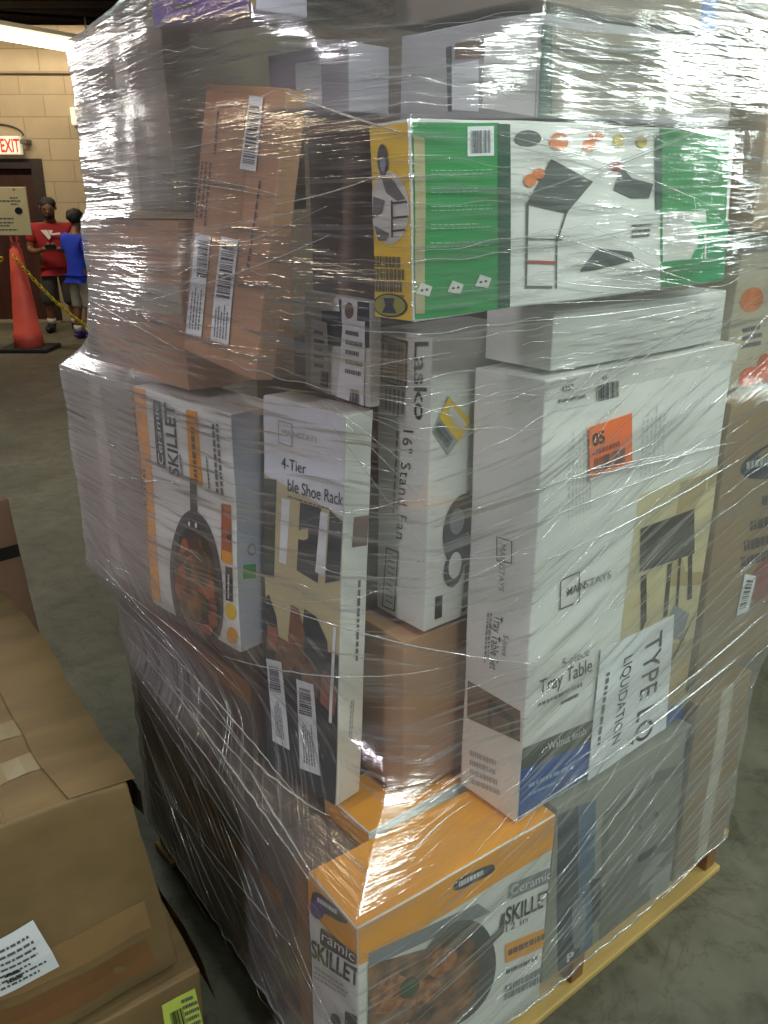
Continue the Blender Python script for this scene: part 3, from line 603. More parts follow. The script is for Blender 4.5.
D.patch('photo_panel', 'R', [(622, 762), (696, 718), (702, 634), (622, 640)], BEIGE2, 1); D.art('shade', 'R', [(640, 640), (700, 640), (719, 465), (665, 485)], [[(.3, .35), (.98, .35), (.98, .98), (.3, .98)]], BEIGE2, 1.5, pp)
D.art('tray_table_picture', 'R', [(640, 572), (694, 552), (694, 508), (641, 528)], [[(0, 0), (1, 0), (1, 1), (0, 1)], [(.02, -.1), (.12, -.1), (.12, -1.2), (.02, -1.5)], [(.5, -.05), (.58, -.05), (.5, -1.3), (.42, -1.3)], [(.88, 0), (.96, 0), (.96, -1.1), (.88, -1.1)], [(.7, 0), (.75, 0), (.7, -1.2), (.65, -1.2)]], WALNUT, 2.5, pp)
D.art('cloth_picture', 'R', [(660, 640), (700, 640), (700, 585), (665, 590)], [[(.0, .1), (.5, .0), (.7, .5), (.3, .7)]], GREY, 2.6, pp); D.art('picture_line', 'R', [(660, 690), (700, 670), (702, 600), (680, 600)], [[(0, .2), (.1, .2), (.9, .9), (.85, .9)]], WALNUT, 2.6, pp)
D.patch('corner_strip', 'R', [(690, 700), (695, 698), (722, 470), (718, 472)], OLIVE, 2)
D.patch('finish_strip', 'R', [(519, 772), (700, 693), (700, 672), (520, 750)], OLIVE, 1); D.patch('blue_strip', 'R', [(516, 821), (697, 711), (700, 690), (519, 772)], BLUE, 1.5); D.text('lettering', 'R', [(547, 751), (586, 733), (586, 726), (547, 743)], 'Walnut finish', PAPER, 2.5)
D.prints('fine_print', 'R', [(528, 790), (584, 764), (584, 757), (528, 783)], mat('pale_blue_ink', (150, 180, 216), .5), 1, 2.5, seed=8); D.prints('fine_print', 'R', [(528, 798), (560, 783), (560, 778), (528, 793)], MATS['pale_blue_ink'], 1, 2.5, seed=9)
sh = D.patch('paper_sheet', 'R', [(585, 787), (662, 744), (673, 613), (599, 648)], PAPER, 4, lift=.002, label='white sheet reading TYPE LQ LIQUIDATION, turned sideways')
D.text('lettering', 'R', [(644, 638), (632, 744), (650, 735), (661, 628)], 'TYPE LQ', INK, 8, sh, bold=.01, spacing=1.08); D.text('lettering', 'R', [(622, 657), (610, 744), (618, 739), (631, 652)], 'LIQUIDATION', INK, 8, sh, bold=.005)
D.prints('fine_print', 'R', [(603, 672), (592, 762), (597, 759), (609, 669)], DARKGREY, 1, 8, sh, 4)
D.frame('logo', 'L', [(497, 561), (512, 564), (512, 541), (496, 536)], INK, .06); D.text('brand_lettering', 'L', [(500, 543), (499, 590), (504, 592), (506, 545)], 'MAINSTAYS', DARKGREY, 3)
D.text('title', 'L', [(495, 615), (489, 668), (497, 671), (503, 618)], 'Tray Table Set', INK, 3); D.text('title', 'L', [(504, 635), (502, 655), (507, 657), (509, 637)], '5-piece', DARKGREY, 3); D.prints('fine_print', 'L', [(487, 612), (483, 662), (489, 664), (493, 614)], GREY, 2, 3, seed=2)
bp_ = D.art('picture', 'L', [(467, 718), (520, 742), (520, 711), (467, 680)], [[(0, 0), (1, 0), (1, 1), (0, 1)]], BROWNPIC, 1.5); D.art('chair_picture', 'L', [(480, 724), (518, 740), (518, 711), (480, 690)], [[(.2, .1), (.3, .1), (.32, .9), (.22, .9)], [(.2, .6), (.9, .5), (.9, .7), (.2, .9)], [(.8, .1), (.88, .1), (.88, .7), (.8, .7)]], WALNUT, 2.5, bp_)
D.prints('fine_print', 'L', [(470, 785), (500, 798), (500, 760), (470, 748)], PALEGREY, 4, 1.5, seed=15)
D.patch('clear_tape', 'R', [(.002, .74), (.52, .74), (.52, .77), (.002, .77)], TAPE if False else OFFW, .6, st=True)

# S: brown box under the fan box
S = C_('cardboard_box', 'small brown box standing on the orange topped box, under the white fan box', 'box', (.196, .190), .586, (38.8, 0, 0), (.2, .13, .315), KRAFT)
# E: stand fan box
Ef = C_('fan_box', 'narrow white stand fan box beside the tall tray table box', 'box', (.227, .177), .915, (41.1, 1.0, 0), (.2, .12, .49), WHITE)
Ef.text('brand_lettering', 'L', [(416, 341), (415, 419), (426, 421), (430, 341)], 'Lasko', INK, 2, bold=.012)
Ef.text('title', 'L', [(404, 430), (396, 537), (405, 540), (414, 431)], '16" Stand Fan', INK, 2, spacing=1.15); Ef.prints('fine_print', 'L', [(397, 430), (391, 530), (394, 531), (400, 431)], DARKGREY, 1, 2, seed=3)
Ef.frame('barcode_frame', 'L', [(383, 381), (408, 388), (409, 340), (384, 334)], INK, .06); Ef.bars('barcode', 'L', [(386, 378), (405, 383), (406, 345), (387, 340)], DARKGREY, 2, vert=True, n=14); Ef.prints('fine_print', 'L', [(386, 386), (385, 414), (405, 419), (407, 391)], DARKGREY, 5, 2, seed=4, fill=.3)
Ef.frame('diagram_frame', 'L', [(383, 606), (396, 612), (399, 551), (387, 546)], INK, .08); Ef.prints('diagram', 'L', [(386, 603), (394, 607), (397, 554), (389, 550)], DARKGREY, 9, 2, seed=6, fill=.25)
st = Ef.patch('yellow_sticker', 'R', [(447, 455), (428, 432), (447, 396), (471, 422)], PALEGREY, 3); Ef.patch('yellow_patch', 'R', [(457, 442), (437, 417), (447, 397), (470, 421)], YELLOW, 4, st); Ef.bars('barcode', 'R', [(432, 431), (446, 448), (452, 438), (438, 420)], DARKGREY, 4.5, st, n=9, vert=False); Ef.bars('barcode', 'R', [(444, 414), (458, 431), (466, 424), (450, 405)], PAPER, 5, st, n=6, vert=False)
fp = Ef.art('fan_picture', 'R', [(438, 584), (474, 570), (476, 492), (440, 504)], [ell(.62, .58, .55, .45, 30)], BLACKISH, 2); Ef.art('fan_guard', 'R', [(438, 584), (474, 570), (476, 492), (440, 504)], [ell(.45, .72, .2, .16, 16)], GREY, 3, fp)
Ef.art('fan_base', 'R', [(440, 588), (462, 576), (462, 545), (440, 552)], [ell(.55, .4, .45, .55, 20)], INK, 2.5, fp); Ef.art('fan_base', 'R', [(440, 588), (462, 576), (462, 545), (440, 552)], [ell(.6, .5, .3, .4, 20)], WHITE, 3.5, fp)
Ef.patch('size_plate', 'R', [(434, 620), (441, 617), (441, 595), (434, 597)], INK, 2)
Ef.patch('black_panel', 'R', [(461, 612), (476, 600), (476, 560), (464, 566)], INK, 2)

# F: shoe rack box
F = C_('shoe_rack_box', 'tall shoe rack box with printed boots and two barcode labels', 'box', (.084, .238), .595, (48.8, 1.2, 2.0), (.06, .182, .70), WHITE)
F.patch('photo_panel', 'L', [(262, 800), (336, 815), (347, 500), (262, 440)], BEIGE, 1, label='printed picture of shoes on rack shelves')
F.patch('white_header', 'L', [(258, 472), (346, 518), (351, 411), (255, 390)], mat('header_white', (222, 224, 232), .45), 1.5)
F.frame('logo', 'L', [(279, 443), (293, 448), (293, 424), (279, 420)], PALEGREY, .06); F.text('brand_lettering', 'L', [(283, 435), (317, 443), (317, 437), (283, 429)], 'MAINSTAYS', PALEGREY, 3)
F.text('title', 'L', [(282, 468), (306, 474), (306, 463), (282, 457)], '4-Tier', INK, 3); F.text('title', 'L', [(288, 491), (343, 506), (343, 493), (288, 479)], 'ble Shoe Rack', INK, 3, bold=.005); F.prints('fine_print', 'L', [(288, 498), (332, 511), (332, 508), (288, 495)], DARKGREY, 1, 3, seed=2)
F.art('boot_picture', 'L', [(297, 582), (341, 584), (343, 514), (299, 502)], [[(.0, .15), (.5, .0), (.5, 1), (.02, 1)], [(.66, .0), (.98, .05), (1, .9), (.7, 1)]], SHOE1, 2); F.art('boot_picture', 'L', [(280, 562), (341, 584), (343, 514), (282, 498)], [[(.0, .0), (.12, .0), (.14, 1), (.0, 1)], [(.6, .05), (.75, .02), (.76, .95), (.64, .95)]], PAPER, 2.2)
F.art('boot_picture', 'L', [(264, 575), (275, 578), (277, 480), (264, 478)], [[(0, 0), (1, 0), (1, 1), (0, 1)]], OLIVE, 2)
sp = F.art('shoe_picture', 'L', [(264, 660), (340, 690), (342, 600), (264, 580)], [[(.0, .2), (.1, .15), (.22, .3), (.18, .6), (.08, .85), (.0, .8)], [(.6, .0), (.88, .1), (.84, .5), (.7, .75), (.55, .8), (.52, .5)]], SHOE1, 2.2)
F.art('shoe_picture', 'L', [(264, 660), (340, 690), (342, 600), (264, 580)], [[(.38, .1), (.52, .02), (.56, .5), (.48, .78), (.38, .8), (.34, .4)]], SHOE2, 2.3); F.patch('dark_shelf', 'L', [(262, 792), (335, 812), (341, 655), (262, 640)], BLACKISH, 1.8)
F.art('shoe_picture', 'L', [(268, 700), (338, 725), (341, 640), (268, 625)], [[(.1, .5), (.3, .4), (.42, .6), (.3, .85), (.15, .9)], [(.5, .3), (.7, .2), (.75, .45), (.6, .8), (.48, .7)]], SHOE2, 2.6); F.art('shoe_picture', 'L', [(268, 700), (338, 725), (341, 640), (268, 625)], [[(.75, .2), (.95, .1), (1, .4), (.86, .6), (.76, .6)], [(.0, .7), (.2, .7), (.15, 1), (.0, 1)]], mat('terracotta_shoe_picture', (150, 92, 74), .5, .3, 20), 2.6)
F.patch('rack_rail', 'L', [(329, 722), (332, 723), (337, 628), (334, 627)], PAPER, 3)
F.sticker('L', [(274, 741), (291, 750), (282, 662), (267, 658)], PAPER, bar=[(271, 690), (282, 693), (279, 667), (270, 665)], printed=([(277, 735), (286, 740), (281, 700), (274, 697)], 4), seed=4, barvert=False)
F.sticker('L', [(301, 768), (321, 775), (314, 684), (297, 679)], PAPER, bar=[(300, 713), (313, 717), (311, 689), (300, 686)], printed=([(304, 762), (317, 766), (313, 724), (303, 720)], 4), seed=6, barvert=False)
F.patch('small_picture', 'R', [(351, 547), (366, 545), (368, 515), (353, 517)], BROWNPIC, 1.5); F.prints('lettering', 'R', [(357, 580), (353, 680), (357, 680), (361, 580)], DARKGREY, 1, 2, seed=3); F.prints('fine_print', 'R', [(350, 700), (347, 740), (351, 740), (354, 700)], PALEGREY, 2, 2, seed=5)

# G: second skillet box, standing on end
G = C_('skillet_box', 'white skillet box standing on end on the left side, orange strip and text sideways', 'box', (.016, .424), .842, (46.8, .9, .9), (.11, .279, .432), WHITE)
G.patch('orange_strip', 'L', [(150, 597), (161, 603), (147, 390), (135, 385)], ORANGE, 1); G.prints('fine_print', 'L', [(150, 540), (147, 470), (142, 468), (145, 538)], BROWNPIC, 1, 2, seed=2)
pl = G.art('title_plate', 'L', [(167, 469), (163, 402), (155, 399), (158, 466)], [rr_(0, 0, 1, 1, .12)], BLACKISH, 2); G.text('title', 'L', [(165, 466), (161, 405), (157, 403), (160, 463)], 'Ceramic', PAPER, 3, pl)
G.text('title', 'L', [(180, 478), (176, 404), (166, 402), (170, 474)], 'SKILLET', INK, 2, bold=.02); G.prints('title', 'L', [(185, 477), (182, 450), (179, 449), (181, 475)], DARKGREY, 1, 2, seed=4)
pl = G.art('slogan_plate', 'L', [(203, 486), (198, 411), (187, 409), (191, 483)], [rr_(0, 0, 1, 1, .05)], ORANGE, 2); G.prints('fine_print', 'L', [(200, 482), (196, 414), (190, 412), (194, 480)], BROWNPIC, 1, 3, pl, 4)
G.prints('fine_print', 'L', [(211, 489), (208, 454), (206, 453), (208, 488)], DARKGREY, 1, 2, seed=5); G.prints('fine_print', 'L', [(224, 496), (220, 420), (212, 418), (215, 492)], DARKGREY, 2, 2, seed=6)
pan_art(G, 'L', [(172, 645), (228, 672), (222, 498), (168, 488)])
G.art('picture_strip', 'L', [(222, 560), (233, 563), (230, 505), (221, 503)], [rr_(0, 0, 1, 1, .03)], FOOD, 2); G.art('picture_strip', 'L', [(223, 562), (233, 565), (232, 540), (222, 537)], [rr_(0, 0, 1, .5, .03)], ORANGE, 2.2)
pl = G.art('text_plate', 'L', [(227, 600), (234, 602), (233, 568), (226, 566)], [rr_(0, 0, 1, 1, .03)], INK, 2); G.prints('fine_print', 'L', [(231, 599), (231, 569), (228, 568), (229, 598)], PAPER, 1, 3, pl, 3)
G.art('badge', 'L', [(226, 619), (237, 621), (237, 604), (226, 602)], [ell(.5, .5, .5, .5, 16)], YELLOW, 2); G.art('badge', 'L', [(227, 643), (238, 645), (238, 628), (227, 626)], [ell(.5, .5, .5, .5, 16)], ORANGE, 2)
G.patch('grey_side', 'R', [(.0015, .0015), (.1085, .0015), (.1085, .43), (.0015, .43)], mat('lilac_grey_print', (166, 168, 184), .45, .05), 1, st=True); G.art('recycling_ring', 'R', [(247, 556), (256, 556), (256, 543), (247, 543)], [ell(.5, .5, .5, .5, 16)], GREY, 2)
G.art('ring_centre', 'R', [(248, 554), (255, 554), (255, 545), (248, 545)], [ell(.5, .5, .45, .45, 16)], MATS['lilac_grey_print'], 3); G.patch('green_label', 'R', [(243, 579), (256, 578), (256, 564), (243, 565)], GREEN, 2)
# GL, BM, BL : left side boxes
GL = C_('cardboard_box', 'pale grey-brown box left of the upright skillet box', 'box', (-.012, .722), .842, (43.0, -1.0, .3), (.2, .284, .425), KRAFT_G)
GL.patch('box_tape', 'L', [(.12, .002), (.17, .002), (.17, .42), (.12, .42)], TAPE, 1, st=True)
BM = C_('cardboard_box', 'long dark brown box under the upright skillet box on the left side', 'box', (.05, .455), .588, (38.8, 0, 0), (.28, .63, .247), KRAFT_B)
BM.patch('box_tape', 'L', [(.002, .11), (.62, .11), (.62, .16), (.002, .16)], BTAPE, 1, st=True)
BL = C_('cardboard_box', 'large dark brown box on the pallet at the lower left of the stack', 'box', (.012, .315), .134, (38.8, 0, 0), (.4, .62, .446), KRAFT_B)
BL.patch('box_tape', 'L', [(.002, .2), (.615, .2), (.615, .25), (.002, .25)], BTAPE, 1, st=True)
K0 = C_('cardboard_box', 'plain brown core box on the pallet, mostly hidden behind the front boxes', 'box', (.43, .34), .134, (38.8, 0, 0), (.41, .6, .446), KRAFT, warp=0)
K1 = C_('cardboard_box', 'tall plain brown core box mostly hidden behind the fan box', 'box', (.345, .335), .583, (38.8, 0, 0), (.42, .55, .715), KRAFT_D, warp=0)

# upper left
LL = C_('cardboard_box', 'brown box on the left side resting on the upright skillet box', 'box', (.012, .535), 1.292, (42.0, -.8, 1.0), (.22, .34, .27), KRAFT_L)
LL.patch('box_tape', 'L', [(.002, .12), (.33, .12), (.33, .17), (.002, .17)], TAPE, 1, st=True)
UL = C_('cardboard_box', 'grey-brown box topmost on the left edge of the stack', 'box', (.012, .532), 1.574, (40.0, 0, 0), (.25, .325, .27), KRAFT_G)
UL.patch('box_tape', 'L', [(.12, .002), (.17, .002), (.17, .27), (.12, .27)], TAPE, 1, st=True)
Hb = C_('tall_cardboard_box', 'tilted tall kraft box with three white barcode stickers', 'box', (.011, .316), 1.345, (44.5, 6.3, 7.0), (.035, .193, .390), KRAFT_L, warp=.002)
Hb.sticker('L', [(241, 169), (257, 172), (265, 98), (251, 96)], PAPER, bar=[(244, 163), (256, 165), (262, 106), (252, 104)], n=22, seed=2, barvert=False)
Hb.sticker('L', [(187, 334), (203, 337), (213, 236), (198, 233)], PAPER, bar=[(199, 276), (209, 278), (211, 241), (201, 239)], printed=([(190, 328), (202, 330), (206, 285), (194, 283)], 3), seed=7, barvert=False)
Hb.sticker('L', [(212, 340), (230, 345), (240, 241), (223, 236)], PAPER, bar=[(219, 297), (232, 300), (237, 246), (225, 243)], printed=([(215, 336), (229, 340), (232, 306), (218, 303)], 4), seed=9, barvert=False)
Hb.prints('lettering', 'L', [(259, 180), (243, 290), (248, 292), (262, 182)], mat('brown_ink', (96, 62, 44), .6), 1, 2, seed=3); Hb.prints('lettering', 'L', [(201, 160), (194, 230), (208, 233), (213, 162)], MATS['brown_ink'], 3, 2, seed=4, fill=.35); Hb.prints('lettering', 'L', [(217, 110), (213, 155), (217, 156), (220, 111)], MATS['brown_ink'], 1, 2, seed=6)
Hb.patch('box_tape', 'L', [(208, 358), (228, 366), (252, 90), (237, 88)], mat('kraft_tape', (176, 134, 102), .3, .05), 1.2)
I = C_('cardboard_box', 'dark brown box set back between the tilted kraft box and the green and yellow box', 'box', (.350, .300), 1.302, (38.8, 0, 0), (.10, .36, .40), mat('dull_brown_cardboard', (132, 108, 92), .6, .12, 6))
I.patch('pale_label', 'L', [(282, 224), (302, 224), (304, 156), (285, 156)], GREY, 2)
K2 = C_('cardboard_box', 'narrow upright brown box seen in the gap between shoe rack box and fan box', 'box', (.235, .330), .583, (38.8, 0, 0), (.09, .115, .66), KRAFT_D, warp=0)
J = C_('barcoded_carton', 'small flat white carton with several stickers, under the yellow box end', 'box', (.150, .222), 1.302, (36, 0, 1), (.02, .184, .155), OFFW)
J.patch('dark_patch', 'L', [(322, 345), (370, 348), (370, 300), (322, 298)], NAVY, 1); J.patch('white_label', 'L', [(321, 310), (340, 311), (339, 295), (321, 293)], PAPER, 2)
lb = J.patch('logo_label', 'L', [(342, 322), (357, 323), (358, 299), (342, 297)], PAPER, 2); J.art('logo', 'L', [(345, 318), (354, 319), (355, 303), (346, 301)], [ell(.5, .5, .5, .5, 18)], BROWNPIC, 3, lb)
J.sticker('L', [(312, 396), (331, 402), (328, 322), (313, 318)], PAPER, bar=[(322, 385), (330, 387), (330, 372), (323, 370)], printed=([(316, 368), (327, 370), (326, 330), (316, 327)], 4), seed=3)
J.sticker('L', [(338, 404), (365, 409), (366, 321), (344, 319)], PAPER, bar=[(351, 404), (361, 406), (361, 390), (352, 388)], printed=([(346, 375), (364, 379), (364, 330), (347, 327)], 4), seed=5)

# K : green and yellow box
K = C_('outdoor_table_box', 'long green, white and yellow box with product drawings, high on the stack', 'box', (.052, .007), 1.461, (36.1, -2.2, -1.0), (.612, .078, .217), WHITE)
K.patch('yellow_end', 'L', [(374, 319), (414, 320), (408, 122), (368, 125)], YELLOW, 1)
K.art('worker_picture', 'L', [(372, 243), (411, 243), (409, 170), (370, 170)], [ell(.5, .5, .5, .5, 30)], OFFW, 2); K.art('worker_picture', 'L', [(372, 243), (411, 243), (409, 150), (370, 150)], [ell(.36, .9, .15, .17, 16)], SHOE1, 2.5)
K.art('worker_picture', 'L', [(372, 243), (411, 243), (409, 170), (370, 170)], [[(.3, .95), (.6, .9), (.92, .62), (.7, .6), (.45, .7)], [(.08, .65), (.4, .6), (.3, .42), (.06, .35)], [(.1, .25), (.5, .15), (.4, .05), (.2, .05)]], DARKGREY, 3); K.art('grid_picture', 'L', [(372, 243), (411, 243), (409, 170), (370, 170)], [[(.58, .58), (.95, .6), (.96, .57), (.58, .55)], [(.56, .38), (.97, .4), (.97, .37), (.56, .35)], [(.56, .2), (.9, .22), (.9, .19), (.56, .17)], [(.55, .1), (.6, .1), (.6, .6), (.56, .6)]], INK, 3.2)
K.art('face_picture', 'L', [(372, 243), (411, 243), (409, 150), (370, 150)], [ell(.38, .86, .08, .08, 12)], mat('blue_grey_picture', (120, 140, 170), .5), 3.5)
K.prints('title', 'L', [(374, 291), (411, 292), (411, 255), (373, 254)], mat('dark_olive_ink', (84, 76, 20), .5), 3, 2, seed=3, fill=.86); K.prints('fine_print', 'L', [(386, 296), (411, 297), (411, 293), (386, 292)], MATS['dark_olive_ink'], 1, 2, seed=4)
lo = K.art('logo', 'L', [(375, 316), (411, 317), (410, 292), (374, 291)], [ell(.5, .5, .48, .48, 26)], INK, 2); K.art('logo', 'L', [(375, 316), (411, 317), (410, 292), (374, 291)], [ell(.5, .5, .43, .42, 26)], mat('logo_olive', (150, 150, 60), .5), 3, lo); K.art('logo', 'L', [(375, 316), (411, 317), (410, 292), (374, 291)], [[(.35, .8), (.65, .8), (.6, .5), (.7, .2), (.3, .2), (.4, .5)]], NAVY, 4, lo)
K.patch('green_panel', 'R', [(414, 318), (499, 313), (498, 124), (409, 122)], GREEN, 1); K.patch('worn_strip', 'R', [(416, 312), (425, 312), (424, 138), (413, 135)], TANWEAR, 2)
K.patch('dark_green_band', 'R', [(497, 313), (509, 311), (509, 126), (497, 125)], DGREEN, 2); lb = K.patch('barcode_label', 'R', [(467, 156), (493, 156), (493, 127), (467, 127)], PAPER, 2); K.bars('barcode', 'R', [(470, 153), (490, 153), (490, 131), (470, 131)], DARKGREY, 3, lb, n=14)
for i_, y in enumerate((168, 186, 204, 222, 240)): K.prints('fine_print', 'R', [(430, y + 8), (492, y + 7), (492, y), (430, y)], mat('pale_green_ink', (120, 190, 140), .5), 2, 2, seed=20 + i_, fill=.3)
for x, y in ((424, 288), (455, 286), (482, 281)): K.art('card_picture', 'R', [(x-8, y+7), (x+8, y+7), (x+8, y-7), (x-8, y-7)], [[(.0, .2), (.8, .0), (1, .7), (.3, 1)]], OFFW, 3); K.art('card_pips', 'R', [(x-8, y+7), (x+8, y+7), (x+8, y-7), (x-8, y-7)], [ell(.35, .45, .09, .09, 7), ell(.65, .5, .09, .09, 7)], INK, 3.5)
K.patch('green_panel', 'R', [(660, 290), (729, 280), (730, 128), (660, 127)], GREEN, 1); K.patch('dark_green_band', 'R', [(655, 210), (662, 209), (662, 135), (655, 135)], DGREEN, 2); K.prints('fine_print', 'R', [(668, 200), (722, 198), (722, 150), (668, 150)], MATS['pale_green_ink'], 6, 2, seed=30, fill=.3)
K.patch('pale_panel', 'R', [(662, 262), (705, 258), (705, 212), (662, 212)], OFFW, 2); K.patch('picture', 'R', [(690, 290), (728, 284), (728, 222), (690, 222)], mat('mid_green_print', (30, 150, 90), .4, .3, 6), 2)
DRAW = mat('drawing_ink', (70, 78, 74), .5); FRU = mat('fruit_picture', (220, 120, 50), .5, .3, 20)
K.art('table_drawing', 'R', [(520, 295), (600, 295), (600, 160), (520, 160)], [[(.05, .68), (.35, 1.0), (.9, .85), (.55, .62)], [(.05, .05), (.07, .05), (.08, .68), (.05, .68)], [(.05, .05), (.38, .05), (.38, .07), (.05, .07)], [(.42, .4), (.44, .4), (.58, .66), (.55, .66)], [(.42, .05), (.44, .05), (.44, .45), (.42, .45)], [(.05, .42), (.5, .42), (.5, .43), (.05, .43)]], DRAW, 2)
K.art('red_bar', 'R', [(520, 295), (600, 295), (600, 160), (520, 160)], [[(.05, .245), (.42, .24), (.42, .262), (.05, .265)]], RED, 3)
K.art('grill_drawing', 'R', [(575, 275), (650, 272), (650, 160), (575, 160)], [[(.5, .75), (.6, .95), (.75, .85), (1.05, .8), (.98, .68), (.75, .68)], [(.05, .03), (.3, .25), (.75, .2), (.8, .12), (.3, .05)]], DRAW, 2); K.prints('fine_print', 'R', [(632, 238), (655, 237), (655, 222), (632, 222)], DRAW, 3, 2, seed=31)
K.art('fruit_picture', 'R', [(545, 155), (660, 150), (660, 130), (545, 132)], [ell(.1, .5, .08, .4, 12), ell(.35, .3, .06, .3, 12), ell(.42, .75, .07, .25, 12)], FRU, 2); K.art('fruit_picture', 'R', [(545, 155), (660, 150), (660, 130), (545, 132)], [ell(.62, .5, .05, .35, 12), ell(.83, .45, .05, .3, 12)], mat('lemon_picture', (214, 190, 90), .5, .2, 20), 2)
K.art('fruit_picture', 'R', [(520, 190), (545, 190), (545, 168), (520, 168)], [ell(.3, .4, .25, .3, 10), ell(.65, .7, .25, .25, 10)], FRU, 3); K.art('tool_picture', 'R', [(513, 150), (540, 150), (540, 130), (513, 130)], [ell(.5, .5, .5, .4, 12)], DRAW, 2); K.art('fruit_picture', 'R', [(608, 172), (625, 172), (625, 162), (608, 162)], [ell(.5, .5, .5, .5, 10)], RED, 3)
Wb = C_('flat_white_box', 'flat white box between the tray table box and the green box', 'box', (.33, .03), 1.362, (38.8, 0, 0), (.44, .135, .085), WHITE)
Wb.patch('box_tape', 'T', [(.002, .05), (.438, .05), (.438, .09), (.002, .09)], TAPE, 1, st=True)

# L, Q, top layer
Lb = C_('grey_box', 'wide grey box with white patches on top of the green and yellow box', 'box', (.247, .012), 1.688, (40.9, 1.2, -1.2), (.463, .248, .112), mat('lilac_grey_cardboard', (176, 172, 176), .5, .08, 5))
Lb.patch('white_patch', 'L', [(484, 108), (539, 118), (540, 24), (486, 36)], WHITE, 1); Lb.patch('white_patch', 'L', [(450, 110), (480, 112), (480, 60), (450, 66)], PAPER, 1); Lb.patch('dark_patch', 'L', [(449, 112), (453, 112), (453, 46), (447, 48)], BLACKISH, 1.5); Lb.patch('brown_patch', 'L', [(456, 60), (486, 58), (486, 38), (456, 44)], BROWNPIC, 1.2)
Lb.patch('dark_corner_strip', 'R', [(538, 119), (552, 117), (553, 26), (540, 24)], DGREEN, 1); Lb.patch('brown_panel', 'R', [(553, 117), (728, 112), (728, 50), (554, 26)], mat('grey_tan_board', (150, 140, 122), .5, .1), 1)
Q = C_('pale_box', 'pale lilac box high on the stack between the tilted kraft box and the grey box', 'box', (.160, .275), 1.706, (42, .3, 0), (.075, .19, .088), mat('pale_lilac_cardboard', (184, 178, 190), .5, .06, 5))
Q.patch('paper_label', 'L', [(.06, .01), (.12, .01), (.12, .07), (.06, .07)], PAPER, 1, st=True)
Mb = C_('purple_box', 'white and purple box at the very top left of the stack', 'box', (.01, .262), 1.81, (44, 2.0, 0), (.08, .242, .17), mat('lilac_white_board', (214, 204, 226), .4, .08, 5))
Mb.patch('purple_band', 'L', [(.0015, .0015), (.2405, .0015), (.2405, .045), (.0015, .03)], PURPLE, 1, st=True); Mb.prints('fine_print', 'L', [(174, 8), (197, 7), (197, 0), (174, 1)], DARKGREY, 1, 2, seed=3); Mb.art('picture', 'L', [(250, 8), (276, 4), (276, -20), (250, -15)], [rr_(0, 0, 1, 1)], mat('gold_picture', (190, 160, 70), .5, .3, 20), 2); Mb.text('lettering', 'L', [(173, 10), (196, 8), (196, 0), (173, 2)], 'ONAL', DARKGREY, 3)
N1 = C_('cardboard_box', 'grey box on top of the wide grey box with a blue stripe', 'box', (.27, .05), 1.822, (38.8, 0, 0), (.45, .26, .2), KRAFT_G)
N1.patch('blue_stripe', 'R', [(.36, .002), (.40, .002), (.40, .198), (.36, .198)], BLUE, 1, st=True)
K3 = C_('cardboard_box', 'plain brown box behind the dark brown box in the upper middle of the stack', 'box', (.46, .32), 1.302, (38.8, 0, 0), (.30, .5, .49), KRAFT, warp=0)

# right end
P3 = C_('grill_box', 'kraft box with a black oval emblem and bold text at the right edge', 'box', (.835, .018), .640, (38.8, -.6, -.4), (.30, .4, .603), KRAFT_R)
ov = P3.art('black_emblem', 'R', [(741, 483), (800, 468), (800, 435), (742, 455)], [ell(.6, .5, .62, .6, 26)], BLACKISH, 1); P3.prints('emblem_lettering', 'R', [(746, 472), (790, 460), (790, 448), (746, 459)], PALEGREY, 1, 2, ov, 3)
for i_, (x, y) in enumerate(((762, 495), (750, 520), (744, 540), (741, 556))): P3.prints('bold_print', 'R', [(x, y + 12), (x + 50, y - 3), (x + 50, y - 14), (x, y)], mat('dark_brown_ink', (66, 48, 44), .6), 1, 1.5, seed=40 + i_, fill=.8)
P3.art('red_picture', 'R', [(745, 610), (800, 590), (800, 550), (750, 562)], [ell(.6, .5, .6, .6, 16)], mat('dull_red_print', (150, 66, 56), .5, .2), 1.2); P3.sticker('R', [(736, 615), (748, 611), (755, 575), (744, 573)], PAPER, bar=[(738, 609), (745, 606), (752, 578), (746, 577)], barvert=False, n=12)
P2 = C_('printed_box', 'pale box with coloured fruit pictures above the kraft grill box', 'box', (.855, .062), 1.256, (38.8, 0, 0), (.30, .34, .278), mat('pale_tan_board', (184, 174, 150), .5, .08))
P2.art('fruit_picture', 'R', [(738, 315), (765, 310), (765, 285), (738, 290)], [ell(.5, .5, .45, .5, 12)], FRU, 1.5); P2.art('fruit_picture', 'R', [(738, 392), (768, 384), (768, 355), (738, 360)], [ell(.4, .4, .4, .35, 12), ell(.9, .6, .3, .5, 12)], mat('orange_red_picture', (206, 90, 46), .5, .3, 20), 1.5); P2.prints('fine_print', 'R', [(742, 350), (765, 345), (765, 322), (742, 327)], DARKGREY, 3, 1.5, seed=3)
P1 = C_('cardboard_box', 'plain tan box running up out of the photo at the upper right', 'box', (.775, .004), 1.540, (38.8, 0, -.5), (.38, .4, .56), mat('tan_cardboard', (168, 142, 108), .6, .1, 5, .1, 80))

